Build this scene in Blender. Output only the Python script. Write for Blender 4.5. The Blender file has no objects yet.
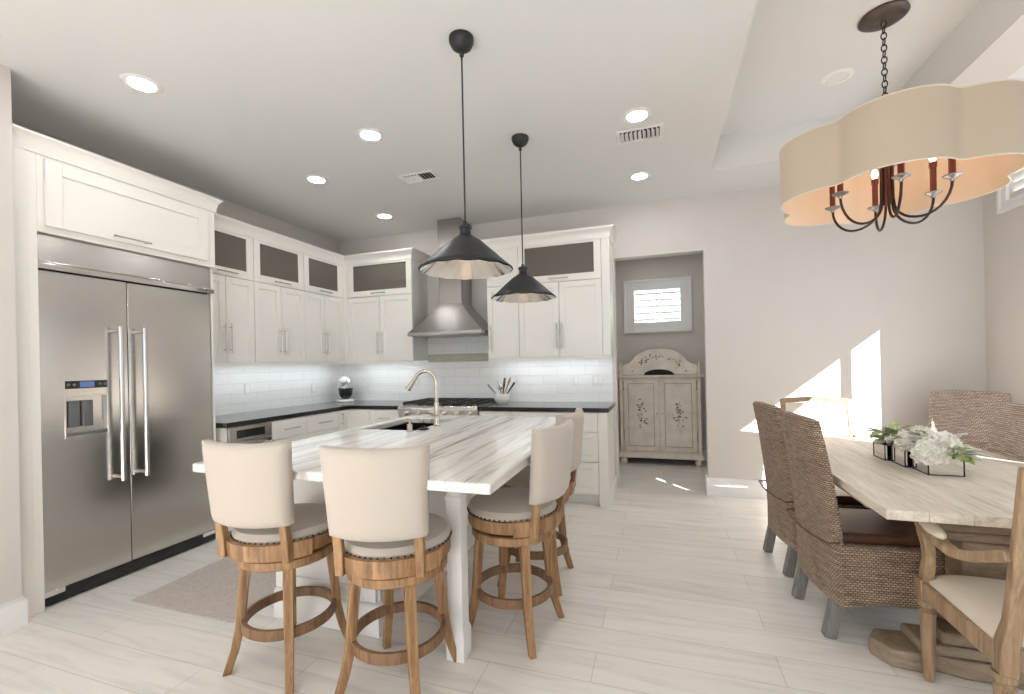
import bpy, bmesh, math, random
from mathutils import Vector, Matrix
random.seed(7)
S = bpy.context.scene
COL = S.collection
PI = math.pi

# ------------------------------------------------------------------ camera, world, exposure
F_PX, PSI, ROLL, CY, EYE = 445.3658, 0.3195, -0.0211, 363.87, 1.337
r_ = Vector((math.cos(PSI), math.sin(PSI), 0)); u_ = Vector((0, 0, 1)); f_ = Vector((-math.sin(PSI), math.cos(PSI), 0))
R_ = math.cos(ROLL) * r_ + math.sin(ROLL) * u_
U_ = -math.sin(ROLL) * r_ + math.cos(ROLL) * u_
cam_data = bpy.data.cameras.new('camera')
cam_data.sensor_width = 36; cam_data.lens = F_PX / 1024 * 36
cam_data.shift_y = (CY - 347) / 1024
cam_data.clip_start = 0.05
cam = bpy.data.objects.new('camera', cam_data); COL.objects.link(cam)
M = Matrix.Identity(4)
for i, a in enumerate((R_, U_, -f_)):
    for j in range(3): M[j][i] = a[j]
M.translation = Vector((0, 0, EYE))
cam.matrix_world = M
S.camera = cam

S.view_settings.view_transform = 'Standard'
S.view_settings.look = 'None'
S.view_settings.exposure = 0.37
S.view_settings.gamma = 1.0
S.view_settings.use_curve_mapping = False
S.cycles.use_denoising = True
S.cycles.max_bounces = 10
S.cycles.diffuse_bounces = 7
S.cycles.glossy_bounces = 4
S.cycles.transparent_max_bounces = 12
S.cycles.sample_clamp_indirect = 6
S.cycles.caustics_reflective = False
S.cycles.caustics_refractive = False

W = bpy.data.worlds.new('world'); S.world = W; W.use_nodes = True
bg = W.node_tree.nodes['Background']
bg.inputs[0].default_value = (0.80, 0.90, 1.0, 1); bg.inputs[1].default_value = 2.3

sun_d = bpy.data.lights.new('sun', 'SUN'); sun_d.energy = 22; sun_d.angle = 0.006; sun_d.color = (1, .97, .92)
sun = bpy.data.objects.new('sun', sun_d); COL.objects.link(sun)
sun.rotation_euler = Vector((-1, 1.2, -.818)).to_track_quat('-Z', 'Y').to_euler()

def portal(name, loc, rot, sx, sy):
    d = bpy.data.lights.new(name, 'AREA'); d.shape = 'RECTANGLE'; d.size = sx; d.size_y = sy
    d.cycles.is_portal = True
    o = bpy.data.objects.new(name, d); COL.objects.link(o); o.location = loc; o.rotation_euler = rot
portal('portal_rear', (-0.3, -3.05, 1.3), (PI / 2, 0, 0), 5.0, 2.5)
portal('portal_side', (2.66, 2.93, 1.13), (0, PI / 2, 0), 2.26, 1.95)

# ------------------------------------------------------------------ materials
def nt(name):
    m = bpy.data.materials.new(name); m.use_nodes = True
    return m, m.node_tree, m.node_tree.nodes['Principled BSDF']

def mat(name, col, rough=.5, metal=0, emit=None, es=0, noise=0, scale=20, stretch=None, bump=0, coat=0, spec=.5, sheen=0):
    m, t, b = nt(name)
    b.inputs['Base Color'].default_value = (*col, 1)
    b.inputs['Roughness'].default_value = rough
    b.inputs['Metallic'].default_value = metal
    b.inputs['Coat Weight'].default_value = coat
    b.inputs['Specular IOR Level'].default_value = spec
    b.inputs['Sheen Weight'].default_value = sheen
    if emit: b.inputs['Emission Color'].default_value = (*emit, 1); b.inputs['Emission Strength'].default_value = es
    if noise or bump:
        tc = t.nodes.new('ShaderNodeTexCoord'); mp = t.nodes.new('ShaderNodeMapping')
        t.links.new(tc.outputs['Object'], mp.inputs[0])
        if stretch: mp.inputs['Scale'].default_value = stretch
        n = t.nodes.new('ShaderNodeTexNoise'); n.inputs['Scale'].default_value = scale; n.inputs['Detail'].default_value = 5
        t.links.new(mp.outputs[0], n.inputs['Vector'])
        if noise:
            mx = t.nodes.new('ShaderNodeMix'); mx.data_type = 'RGBA'
            mr = t.nodes.new('ShaderNodeMapRange'); mr.inputs[1].default_value = .3; mr.inputs[2].default_value = .7
            t.links.new(n.outputs['Fac'], mr.inputs[0]); t.links.new(mr.outputs[0], mx.inputs[0])
            mx.inputs[6].default_value = (*[c * (1 - noise) for c in col], 1)
            mx.inputs[7].default_value = (*[min(1, c * (1 + noise)) for c in col], 1)
            t.links.new(mx.outputs[2], b.inputs['Base Color'])
        if bump:
            bp = t.nodes.new('ShaderNodeBump'); bp.inputs['Strength'].default_value = bump; bp.inputs['Distance'].default_value = .002
            t.links.new(n.outputs['Fac'], bp.inputs['Height']); t.links.new(bp.outputs[0], b.inputs['Normal'])
    return m

def ramp(t, src, stops):
    cr = t.nodes.new('ShaderNodeValToRGB'); e = cr.color_ramp.elements
    while len(e) < len(stops): e.new(.5)
    for k, (p, c) in enumerate(stops): e[k].position = p; e[k].color = (*c, 1)
    t.links.new(src, cr.inputs[0]); return cr.outputs[0]

def coords(t, kind='Object', scale=(1, 1, 1), rot=(0, 0, 0), loc=(0, 0, 0)):
    tc = t.nodes.new('ShaderNodeTexCoord'); mp = t.nodes.new('ShaderNodeMapping')
    t.links.new(tc.outputs[kind], mp.inputs[0])
    mp.inputs['Scale'].default_value = scale; mp.inputs['Rotation'].default_value = rot; mp.inputs['Location'].default_value = loc
    return mp.outputs[0]

def noise_tex(t, vec, scale, detail=6, rough=.6, dist=0):
    n = t.nodes.new('ShaderNodeTexNoise'); t.links.new(vec, n.inputs['Vector'])
    n.inputs['Scale'].default_value = scale; n.inputs['Detail'].default_value = detail; n.inputs['Roughness'].default_value = rough
    n.inputs['Distortion'].default_value = dist
    return n.outputs['Fac']

def mixc(t, fac, a, b, mode='MIX'):
    mx = t.nodes.new('ShaderNodeMix'); mx.data_type = 'RGBA'; mx.blend_type = mode
    for sock, v in ((mx.inputs[0], fac), (mx.inputs[6], a), (mx.inputs[7], b)):
        if isinstance(v, (int, float)): sock.default_value = v
        elif isinstance(v, tuple): sock.default_value = (*v, 1)
        else: t.links.new(v, sock)
    return mx.outputs[2]

def m_floor():
    m, t, b = nt('floor_planks')
    v = coords(t, 'Object', loc=(.3, -.06, 0))
    br = t.nodes.new('ShaderNodeTexBrick'); t.links.new(v, br.inputs['Vector'])
    br.inputs['Scale'].default_value = 1; br.inputs['Brick Width'].default_value = 1.22; br.inputs['Row Height'].default_value = .2
    br.inputs['Mortar Size'].default_value = .0022; br.inputs['Mortar Smooth'].default_value = .3; br.offset = .37; br.inputs['Bias'].default_value = 0
    br.inputs['Color1'].default_value = (.79, .76, .72, 1); br.inputs['Color2'].default_value = (.73, .70, .66, 1)
    br.inputs['Mortar'].default_value = (.56, .53, .49, 1)
    g = noise_tex(t, coords(t, 'Object', scale=(.7, 7, 1)), 2.6, 7, .62, .6)
    gr = ramp(t, g, [(.3, (.86, .85, .84)), (.5, (1, 1, 1)), (.72, (1.06, 1.06, 1.06))])
    c = mixc(t, 1.0, br.outputs['Color'], gr, 'MULTIPLY')
    t.links.new(c, b.inputs['Base Color'])
    b.inputs['Roughness'].default_value = .38
    return m

def m_marble():
    m, t, b = nt('veined_marble')
    v = coords(t, 'Object', scale=(1, .055, .5), rot=(0, 0, .07))
    a = noise_tex(t, v, 8.5, 9, .66, .55)
    c = ramp(t, a, [(.28, (.27, .235, .20)), (.385, (.44, .395, .35)), (.45, (.68, .65, .61)), (.58, (.76, .745, .72)), (.72, (.60, .57, .53))])
    a2 = noise_tex(t, v, 30, 6, .6, .3)
    c2 = ramp(t, a2, [(.38, (.50, .46, .43)), (.50, (1, 1, 1))])
    c3 = mixc(t, .55, c, c2, 'MULTIPLY')
    t.links.new(c3, b.inputs['Base Color']); b.inputs['Roughness'].default_value = .17
    return m

def m_tile(name, axis):
    m, t, b = nt(name)
    rot = (PI / 2, 0, 0) if axis == 'Y' else (PI / 2, 0, PI / 2)
    tc = t.nodes.new('ShaderNodeTexCoord'); sp = t.nodes.new('ShaderNodeSeparateXYZ'); cb = t.nodes.new('ShaderNodeCombineXYZ')
    t.links.new(tc.outputs['Object'], sp.inputs[0])
    t.links.new(sp.outputs[0 if axis == 'Y' else 1], cb.inputs[0]); t.links.new(sp.outputs[2], cb.inputs[1])
    br = t.nodes.new('ShaderNodeTexBrick'); t.links.new(cb.outputs[0], br.inputs['Vector'])
    br.inputs['Scale'].default_value = 1; br.inputs['Brick Width'].default_value = .305; br.inputs['Row Height'].default_value = .1
    br.inputs['Mortar Size'].default_value = .0035; br.inputs['Mortar Smooth'].default_value = .6; br.offset = .5
    br.inputs['Color1'].default_value = (.80, .80, .785, 1); br.inputs['Color2'].default_value = (.78, .78, .765, 1)
    br.inputs['Mortar'].default_value = (.68, .675, .66, 1)
    t.links.new(br.outputs['Color'], b.inputs['Base Color'])
    bm_ = t.nodes.new('ShaderNodeBump'); bm_.invert = True; bm_.inputs['Strength'].default_value = .5; bm_.inputs['Distance'].default_value = .004
    t.links.new(br.outputs['Fac'], bm_.inputs['Height']); t.links.new(bm_.outputs[0], b.inputs['Normal'])
    b.inputs['Roughness'].default_value = .12
    return m

def m_steel(name, col=(.62, .60, .57), rough=.27, axis=0):
    m, t, b = nt(name)
    sc = (60, 60, 1) if axis == 2 else (1.2, 1.2, 60)
    n = noise_tex(t, coords(t, 'Object', scale=sc), 2, 3, .5)
    mr = t.nodes.new('ShaderNodeMapRange'); t.links.new(n, mr.inputs[0]); mr.inputs[3].default_value = rough - .008; mr.inputs[4].default_value = rough + .012
    t.links.new(mr.outputs[0], b.inputs['Roughness'])
    b.inputs['Base Color'].default_value = (*col, 1); b.inputs['Metallic'].default_value = 1
    return m

def m_wood(name, c0, c1, c2, rough=.5, scale=(9, 9, .9), s=3.0, bump=.15):
    m, t, b = nt(name)
    n = noise_tex(t, coords(t, 'Object', scale=scale), s, 7, .6, 1.0)
    c = ramp(t, n, [(.3, c0), (.5, c1), (.7, c2)])
    n2 = noise_tex(t, coords(t, 'Object', scale=tuple(k * 6 for k in scale)), s, 3, .5)
    c = mixc(t, .35, c, ramp(t, n2, [(.35, (.6, .55, .5)), (.55, (1, 1, 1))]), 'MULTIPLY')
    t.links.new(c, b.inputs['Base Color']); b.inputs['Roughness'].default_value = rough
    bp = t.nodes.new('ShaderNodeBump'); bp.inputs['Strength'].default_value = bump; bp.inputs['Distance'].default_value = .002
    t.links.new(n2, bp.inputs['Height']); t.links.new(bp.outputs[0], b.inputs['Normal'])
    return m

def m_wicker(name, c1, c2, dark, mode='xy', bw=.021, rh=.0095):
    m, t, b = nt(name)
    tc = t.nodes.new('ShaderNodeTexCoord'); sp = t.nodes.new('ShaderNodeSeparateXYZ'); cb = t.nodes.new('ShaderNodeCombineXYZ')
    t.links.new(tc.outputs['Object'], sp.inputs[0])
    ad = t.nodes.new('ShaderNodeMath'); ad.operation = 'ADD'; t.links.new(sp.outputs[0], ad.inputs[0]); t.links.new(sp.outputs[1], ad.inputs[1])
    t.links.new(ad.outputs[0], cb.inputs[0]); t.links.new(sp.outputs[2], cb.inputs[1])
    br = t.nodes.new('ShaderNodeTexBrick'); t.links.new(cb.outputs[0], br.inputs['Vector'])
    br.inputs['Scale'].default_value = 1; br.inputs['Brick Width'].default_value = bw; br.inputs['Row Height'].default_value = rh
    br.inputs['Mortar Size'].default_value = .0042; br.inputs['Mortar Smooth'].default_value = 1.0; br.offset = .5
    br.inputs['Color1'].default_value = (*c1, 1); br.inputs['Color2'].default_value = (*c2, 1); br.inputs['Mortar'].default_value = (*dark, 1)
    n = noise_tex(t, coords(t, 'Object', scale=(1.2, 1.2, 16)), 9, 4, .6)
    c = mixc(t, .75, br.outputs['Color'], ramp(t, n, [(.34, (.42, .37, .33)), (.5, (.95, .93, .9)), (.66, (1.25, 1.22, 1.2))]), 'MULTIPLY')
    t.links.new(c, b.inputs['Base Color']); b.inputs['Roughness'].default_value = .6
    bp = t.nodes.new('ShaderNodeBump'); bp.invert = True; bp.inputs['Strength'].default_value = .9; bp.inputs['Distance'].default_value = .004
    t.links.new(br.outputs['Fac'], bp.inputs['Height']); t.links.new(bp.outputs[0], b.inputs['Normal'])
    return m

def m_glass(name, tint=(1, 1, 1), clear=.9, base=(.8, .85, .85)):
    m, t, b = nt(name)
    tr = t.nodes.new('ShaderNodeBsdfTransparent'); tr.inputs[0].default_value = (*tint, 1)
    mx = t.nodes.new('ShaderNodeMixShader'); out = t.nodes['Material Output']
    b.inputs['Roughness'].default_value = .03; b.inputs['Base Color'].default_value = (*base, 1)
    mx.inputs[0].default_value = clear
    t.links.new(b.outputs[0], mx.inputs[1]); t.links.new(tr.outputs[0], mx.inputs[2]); t.links.new(mx.outputs[0], out.inputs[0])
    return m

def m_fabric_trans(name, col, w=.25):
    m, t, b = nt(name)
    b.inputs['Base Color'].default_value = (*col, 1); b.inputs['Roughness'].default_value = .85
    tl = t.nodes.new('ShaderNodeBsdfTranslucent'); tl.inputs[0].default_value = (*col, 1)
    mx = t.nodes.new('ShaderNodeMixShader'); mx.inputs[0].default_value = w
    t.links.new(b.outputs[0], mx.inputs[1]); t.links.new(tl.outputs[0], mx.inputs[2]); t.links.new(mx.outputs[0], t.nodes['Material Output'].inputs[0])
    return m

M_ = dict(
    wall=mat('wall_paint', (.60, .565, .53), .7, noise=.015, scale=3),
    ceil=mat('ceiling_paint', (.67, .67, .66), .8),
    trim=mat('trim_white', (.80, .79, .77), .4),
    cab=mat('cabinet_white', (.78, .755, .71), .38),
    cab_in=mat('cabinet_interior', (.40, .37, .33), .6),
    isl=mat('island_white', (.78, .77, .75), .4),
    floor=m_floor(), marble=m_marble(), tileY=m_tile('tile_back', 'Y'), tileX=m_tile('tile_left', 'X'),
    steel=m_steel('brushed_steel', (.64, .62, .59), .22), steelv=m_steel('brushed_steel_hood', (.45, .43, .42), .22, 2),
    steel_dk=m_steel('dark_steel', (.30, .28, .27), .3), nickel=mat('nickel', (.58, .54, .48), .26, 1), steelh=mat('handle_steel', (.62, .60, .57), .24, 1),
    chrome=mat('chrome', (.8, .79, .77), .12, 1),
    black=mat('black_gloss', (.012, .012, .012), .15), blackm=mat('black_matte', (.015, .014, .013), .55),
    iron=mat('cast_iron', (.02, .02, .02), .5, noise=.2), rubber=mat('dark_rubber', (.02, .02, .02), .8),
    quartz=mat('quartz_sheen_grey', (.10, .10, .10), .14, noise=.35, scale=120), quartz_e=mat('black_edge', (.012, .012, .012), .2),  # quartz top: reflected grey put into the colour; edge stays black
    oak=m_wood('golden_oak', (.17, .085, .036), (.32, .178, .080), (.45, .270, .130)),
    oak_dk=m_wood('brown_oak', (.13, .065, .032), (.22, .12, .06), (.32, .19, .10)),
    linen=mat('cream_linen', (.475, .42, .365), .9, noise=.05, scale=260, bump=.25, sheen=.2),
    linen_w=mat('ivory_linen', (.68, .61, .51), .9, noise=.04, scale=260, bump=.2, sheen=.2),
    nail=mat('nailhead', (.07, .05, .035), .35, .8),
    wick=m_wicker('brown_wicker', (.42, .305, .22), (.58, .455, .35), (.11, .067, .046), bw=.019, rh=.0105),
    wickg=m_wicker('grey_wicker', (.50, .41, .35), (.64, .56, .49), (.20, .14, .11), bw=.021, rh=.0115),
    leather=mat('brown_leather', (.085, .032, .018), .38, noise=.3, scale=12, bump=.1),
    grey_wood=m_wood('weathered_grey_wood', (.13, .125, .12), (.20, .19, .18), (.27, .26, .24), .6),
    table=m_wood('whitewashed_oak', (.56, .49, .41), (.68, .61, .52), (.75, .69, .60), .5, (7, .7, 9), 2.5, .12),
    table_e=m_wood('table_edge_oak', (.34, .25, .165), (.46, .35, .25), (.55, .44, .33), .5, (2, 2, 9)),
    pedestal=m_wood('pedestal_oak', (.20, .145, .095), (.29, .22, .155), (.38, .30, .22), .6, (2, 2, 9)),
    shade=m_fabric_trans('beige_silk', (.56, .47, .365), .12), lining=m_fabric_trans('peach_lining', (.82, .64, .48), .15),
    bronze=mat('dark_bronze', (.05, .032, .025), .4, .7), bronze_r=mat('red_bronze', (.16, .03, .018), .4, .3),
    brz_plate=mat('bronze_plate', (.10, .075, .065), .35, .6),
    pend=mat('pendant_black', (.022, .023, .023), .45, .3), pend_in=mat('pendant_mercury', (.80, .76, .72), .14, .95),
    bulb=mat('warm_bulb', (1, .8, .55), .3, emit=(1, .66, .36), es=22),
    can=mat('can_light', (1, 1, 1), .3, emit=(1, .98, .965), es=80),
    can_off=mat('can_lens_off', (.72, .71, .69), .3), led=mat('led_strip', (1, 1, 1), .3, emit=(.88, .95, 1), es=15),
    glass=m_glass('clear_glass', (1, 1, 1), .93), gglass=m_glass('smoked_glass', (.55, .50, .43), .50, (.26, .235, .20)),
    mirror=mat('mirror', (.78, .77, .75), .04, 1), white=mat('white_ceramic', (.82, .80, .77), .2),
    enamel=mat('white_enamel', (.80, .79, .76), .15), plug=mat('white_plastic', (.70, .70, .68), .35),
    rug=mat('rug_weave', (.50, .445, .41), .95, noise=.12, scale=60, bump=.4),
    arm=mat('aged_paint', (.72, .66, .57), .55, noise=.13, scale=7), arm_dk=mat('aged_paint_wear', (.30, .255, .20), .6, noise=.25, scale=20),
    motif=mat('painted_motif', (.20, .165, .14), .7, noise=.3, scale=60), dark=mat('dark_gap', (.012, .011, .01), .8),
    stone=mat('stone_frieze', (.46, .44, .38), .35, noise=.12, scale=14, stretch=(1, 1, 4)),
    petal=mat('white_petal', (.84, .82, .76), .7, noise=.05, scale=30), leafg=mat('green_leaf', (.44, .52, .22), .55, noise=.3, scale=25),
    leafs=mat('silver_leaf', (.60, .60, .54), .7, noise=.2, scale=25),
    utw=mat('utensil_wood', (.45, .27, .15), .5), utk=mat('utensil_dark', (.03, .03, .03), .4), utg=mat('utensil_grey', (.25, .26, .26), .35, .4),
    blue=mat('blue_display', (.06, .10, .22), .3, emit=(.08, .14, .35), es=.5), ddg=mat('dispenser_grey', (.12, .12, .12), .3),
    shut=mat('shutter_white', (.78, .77, .76), .45), hedge=mat('hedge_green', (.34, .40, .30), .8, noise=.6, scale=6), oakp=m_wood('weathered_oak', (.20, .125, .068), (.34, .23, .135), (.46, .33, .21)),
    wire=mat('cord_black', (.01, .01, .01), .5),
)

# ------------------------------------------------------------------ mesh helpers
class MB:
    def __init__(s): s.bm = bmesh.new()
    def face(s, vs, mi=0):
        try:
            f = s.bm.faces.new(vs); f.material_index = mi; return f
        except ValueError: return None
    def box(s, x0, x1, y0, y1, z0, z1, mi=0, mx=None):
        P = [(x0, y0, z0), (x1, y0, z0), (x1, y1, z0), (x0, y1, z0), (x0, y0, z1), (x1, y0, z1), (x1, y1, z1), (x0, y1, z1)]
        v = [s.bm.verts.new(mx @ Vector(p) if mx else p) for p in P]
        for q in ((0, 3, 2, 1), (4, 5, 6, 7), (0, 1, 5, 4), (1, 2, 6, 5), (2, 3, 7, 6), (3, 0, 4, 7)): s.face([v[i] for i in q], mi)
        return s
    def loft(s, rings, mi=0, cap=True, closed=True):
        R = [[s.bm.verts.new(p) for p in r] for r in rings]
        n = len(R[0])
        for a, b in zip(R[:-1], R[1:]):
            for i in range(n if closed else n - 1): s.face([a[i], a[(i + 1) % n], b[(i + 1) % n], b[i]], mi)
        if cap and closed: s.face(list(reversed(R[0])), mi); s.face(R[-1], mi)
        return s
    def tube(s, pts, r, seg=10, mi=0, cap=True):
        pts = [Vector(p) for p in pts]; n = len(pts)
        rr = r if isinstance(r, (list, tuple)) else [r] * n
        rings = []; up = None
        for i, p in enumerate(pts):
            d = (pts[min(i + 1, n - 1)] - pts[max(i - 1, 0)]).normalized()
            if up is None:
                up = Vector((0, 0, 1)) if abs(d.z) < .9 else Vector((1, 0, 0))
            a = d.cross(up).normalized(); b = a.cross(d).normalized(); up = b
            rings.append([p + rr[i] * (math.cos(2 * PI * k / seg) * a + math.sin(2 * PI * k / seg) * b) for k in range(seg)])
        return s.loft(rings, mi, cap)
    def beam(s, pts, side, w, h, mi=0):
        """rectangle w (along side) x h swept along pts; w, h may be lists"""
        pts = [Vector(p) for p in pts]; n = len(pts); side = Vector(side).normalized()
        ww = w if isinstance(w, (list, tuple)) else [w] * n; hh = h if isinstance(h, (list, tuple)) else [h] * n
        rings = []
        for i, p in enumerate(pts):
            d = (pts[min(i + 1, n - 1)] - pts[max(i - 1, 0)]).normalized()
            q = d.cross(side).normalized(); sd = q.cross(d).normalized()
            rings.append([p + a * ww[i] / 2 * sd + b * hh[i] / 2 * q for a, b in ((-1, -1), (1, -1), (1, 1), (-1, 1))])
        return s.loft(rings, mi)
    def lathe(s, prof, c=(0, 0, 0), seg=24, mi=0, closed_prof=False, a0=0, a1=2 * PI):
        full = abs(a1 - a0 - 2 * PI) < 1e-6
        n = seg if full else seg + 1
        cols = []
        for k in range(n):
            a = a0 + (a1 - a0) * k / seg
            cols.append([s.bm.verts.new((c[0] + r * math.cos(a), c[1] + r * math.sin(a), c[2] + z)) for r, z in prof])
        m = len(prof)
        for k in range(n if full else n - 1):
            A, B = cols[k], cols[(k + 1) % n]
            for i in range(m if closed_prof else m - 1):
                j = (i + 1) % m
                vs = [A[i], B[i], B[j], A[j]]
                s.face(vs, mi)
        if not full and closed_prof: s.face(cols[0], mi); s.face(list(reversed(cols[-1])), mi)
        return s
    def prism(s, poly, fn, d0, d1, mi=0):
        """poly 2d list, fn(u,v,d)->xyz"""
        return s.loft([[fn(u, v, d0) for u, v in poly], [fn(u, v, d1) for u, v in poly]], mi)
    def sphere(s, c, r, sx=1, sy=1, sz=1, u=14, v=8, mi=0):
        vs = bmesh.ops.create_uvsphere(s.bm, u_segments=u, v_segments=v, radius=r)['verts']
        for q in vs: q.co = Vector((q.co.x * sx + c[0], q.co.y * sy + c[1], q.co.z * sz + c[2]))
        for f in {f for q in vs for f in q.link_faces}: f.material_index = mi
        return s
    def slab(s, fa, fb, nu, nv, mi=0):
        """closed body between two surfaces fa(u,v), fb(u,v), u,v in 0..1"""
        A = [[s.bm.verts.new(fa(i / nu, j / nv)) for j in range(nv + 1)] for i in range(nu + 1)]
        B = [[s.bm.verts.new(fb(i / nu, j / nv)) for j in range(nv + 1)] for i in range(nu + 1)]
        for i in range(nu):
            for j in range(nv):
                s.face([A[i][j], A[i + 1][j], A[i + 1][j + 1], A[i][j + 1]], mi)
                s.face([B[i][j + 1], B[i + 1][j + 1], B[i + 1][j], B[i][j]], mi)
        for i in range(nu):
            s.face([A[i + 1][0], A[i][0], B[i][0], B[i + 1][0]], mi); s.face([A[i][nv], A[i + 1][nv], B[i + 1][nv], B[i][nv]], mi)
        for j in range(nv):
            s.face([A[0][j], A[0][j + 1], B[0][j + 1], B[0][j]], mi); s.face([A[nu][j + 1], A[nu][j], B[nu][j], B[nu][j + 1]], mi)
        return s
    def build(s, name, mats, parent=None, bevel=0, seg=2, smooth=True, ang=35, subsurf=0, solid=0):
        bmesh.ops.recalc_face_normals(s.bm, faces=s.bm.faces)
        me = bpy.data.meshes.new(name); s.bm.to_mesh(me); s.bm.free()
        for m in (mats if isinstance(mats, (list, tuple)) else [mats]): me.materials.append(M_[m] if isinstance(m, str) else m)
        if smooth:
            for p in me.polygons: p.use_smooth = True
            me.set_sharp_from_angle(angle=math.radians(ang))
        o = bpy.data.objects.new(name, me); COL.objects.link(o)
        if parent: o.parent = parent
        if bevel:
            b = o.modifiers.new('bevel', 'BEVEL'); b.width = bevel; b.segments = seg; b.limit_method = 'ANGLE'; b.angle_limit = math.radians(40)
            b.harden_normals = False
        if subsurf:
            b = o.modifiers.new('sub', 'SUBSURF'); b.levels = subsurf; b.render_levels = subsurf
        if solid:
            b = o.modifiers.new('solid', 'SOLIDIFY'); b.thickness = solid; b.offset = -1
        return o

def thing(name, label, cat, loc=(0, 0, 0), rz=0, group=None):
    o = bpy.data.objects.new(name, None); COL.objects.link(o); o.empty_display_size = .1
    o.location = loc; o.rotation_euler = (0, 0, rz)
    return tag(o, label, cat, group)
def tag(o, label, cat, group=None):
    o['label'] = label; o['category'] = cat
    if group: o['group'] = group
    return o
def struct(o): o['kind'] = 'structure'; return o
def dup(root, loc, rz, label, group=None):
    r = root.copy(); COL.objects.link(r); r.location = loc; r.rotation_euler = (0, 0, rz); r['label'] = label
    if group: r['group'] = group
    for ch in list(root.children):
        c = ch.copy(); COL.objects.link(c); c.parent = r
        for g in list(ch.children):
            d = g.copy(); COL.objects.link(d); d.parent = c
    return r

def sweep(path, prof, name, mt, parent=None, bevel=0):
    """mitred horizontal sweep; path [(x,y)], prof [(out,z)] with 'out' to the right of travel"""
    n = len(path); P = [Vector((x, y)) for x, y in path]; rings = []
    for i in range(n):
        d0 = (P[i] - P[i - 1]).normalized() if i else None
        d1 = (P[i + 1] - P[i]).normalized() if i < n - 1 else None
        n0 = Vector((d0.y, -d0.x)) if d0 else None; n1 = Vector((d1.y, -d1.x)) if d1 else None
        if n0 is None: m = n1
        elif n1 is None: m = n0
        else: m = (n0 + n1).normalized(); m = m / m.dot(n0)
        rings.append([(P[i].x + m.x * o, P[i].y + m.y * o, z) for o, z in prof])
    return MB().loft(rings).build(name, mt, parent, bevel=bevel, ang=50)

# ------------------------------------------------------------------ room
XL, YB, XR, HC = -3.92, 4.783, 2.596, 2.966
YR = -3.0
def sbox(name, mt, *b, bevel=0): return struct(MB().box(*b).build(name, mt, bevel=bevel))
sbox('floor', 'floor', XL - .15, XR + .15, YR - .15, 6.6, -.1, 0)
# ceiling: lower plane with the tray opening
tx0, tx1, ty0, ty1, tz = .455, 1.695, .9, 4.207, 3.26
c = MB()
c.box(XL - .15, tx0, YR - .15, YB + .12, HC, HC + .42); c.box(1.99, XR + .15, YR - .15, YB + .12, HC, HC + .42)
c.box(tx0, tx1, YR - .15, ty0, HC, HC + .42); c.box(tx0, tx1, ty1, YB + .12, HC, HC + .42); c.box(tx0, tx1, ty0, ty1, tz, HC + .42)
struct(c.build('ceiling', 'ceil', smooth=False))
sbox('ceiling_beam', 'ceil', tx1, 1.99, YR - .15, YB + .12, HC + .004, HC + .42)
sbox('ceiling_beam_underside', 'wall', tx1, 1.99, YR - .15, YB, HC, HC + .004)
sbox('wall_left', 'wall', XL - .12, XL, 1.425, YB, 0, HC)
sbox('wall_left_front', 'wall', XL - .12, -3.25, YR, 1.425, 0, HC)
dx0, dx1, dz = -.43, .437, 2.42
c = MB(); c.box(XL - .12, dx0, YB, YB + .12, 0, HC); c.box(dx1, XR + .12, YB, YB + .12, 0, HC); c.box(dx0, dx1, YB, YB + .12, dz, HC)
struct(c.build('wall_back', 'wall', smooth=False))
# niche behind the doorway, with its small shuttered window
c = MB(); NY = 6.45
wx0, wx1, wz0, wz1 = -.335, .305, 1.85, 2.335
c.box(-.86, wx0, NY, NY + .12, 0, 2.8); c.box(wx1, .86, NY, NY + .12, 0, 2.8); c.box(wx0, wx1, NY, NY + .12, 0, wz0); c.box(wx0, wx1, NY, NY + .12, wz1, 2.8)
struct(c.build('wall_alcove_back', 'wall', smooth=False))
sbox('wall_alcove_left', 'wall', -.86, -.74, YB + .12, NY, 0, 2.8)
sbox('wall_alcove_right', 'wall', .74, .86, YB + .12, NY, 0, 2.8)
sbox('ceiling_alcove', 'ceil', -.86, .86, YB + .12, NY + .12, 2.8, 2.9)
# right wall: sliding glass door and a high window, shutters added against sun
gy0, gy1, gz = 1.95, 3.9, 2.265
hy0, hy1, hz0, hz1 = 2.9, 4.48, 2.52, 2.86
c = MB()
c.box(XR, XR + .12, YR, gy0, 0, HC); c.box(XR, XR + .12, gy0, gy1, gz, hz0); c.box(XR, XR + .12, gy1, YB, 0, hz0)
c.box(XR, XR + .12, gy0, hy0, hz0, HC); c.box(XR, XR + .12, hy0, hy1, hz1, HC); c.box(XR, XR + .12, hy1, YB, hz0, HC)
struct(c.build('wall_right', 'wall', smooth=False))
# rear wall behind the camera, its wide glazing added to bring in sky light
rx0, rx1, rz = -2.8, 2.2, 2.5
c = MB(); c.box(XL, rx0, YR - .12, YR, 0, HC); c.box(rx1, XR, YR - .12, YR, 0, HC); c.box(rx0, rx1, YR - .12, YR, rz, HC)
struct(c.build('wall_rear', 'wall', smooth=False))
def win_frame(name, axis, a0, a1, z0, z1, at, d, mull, w=.05):
    c = MB()
    def b(p0, p1, q0, q1):
        if axis == 'Y': c.box(p0, p1, at, at + d, q0, q1)
        else: c.box(at, at + d, p0, p1, q0, q1)
    b(a0, a0 + w, z0, z1); b(a1 - w, a1, z0, z1); b(a0 + w, a1 - w, z1 - w, z1); b(a0 + w, a1 - w, z0, z0 + w * .6)
    for m in mull: b(m - .02, m + .02, z0 + w * .6, z1 - w)
    o = struct(c.build(name, 'trim'))
    g = MB()
    if axis == 'Y': g.box(a0 + w, a1 - w, at + d * .45, at + d * .55, z0 + w * .6, z1 - w)
    else: g.box(at + d * .45, at + d * .55, a0 + w, a1 - w, z0 + w * .6, z1 - w)
    g.build('pane', 'glass', o); return o
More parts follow.
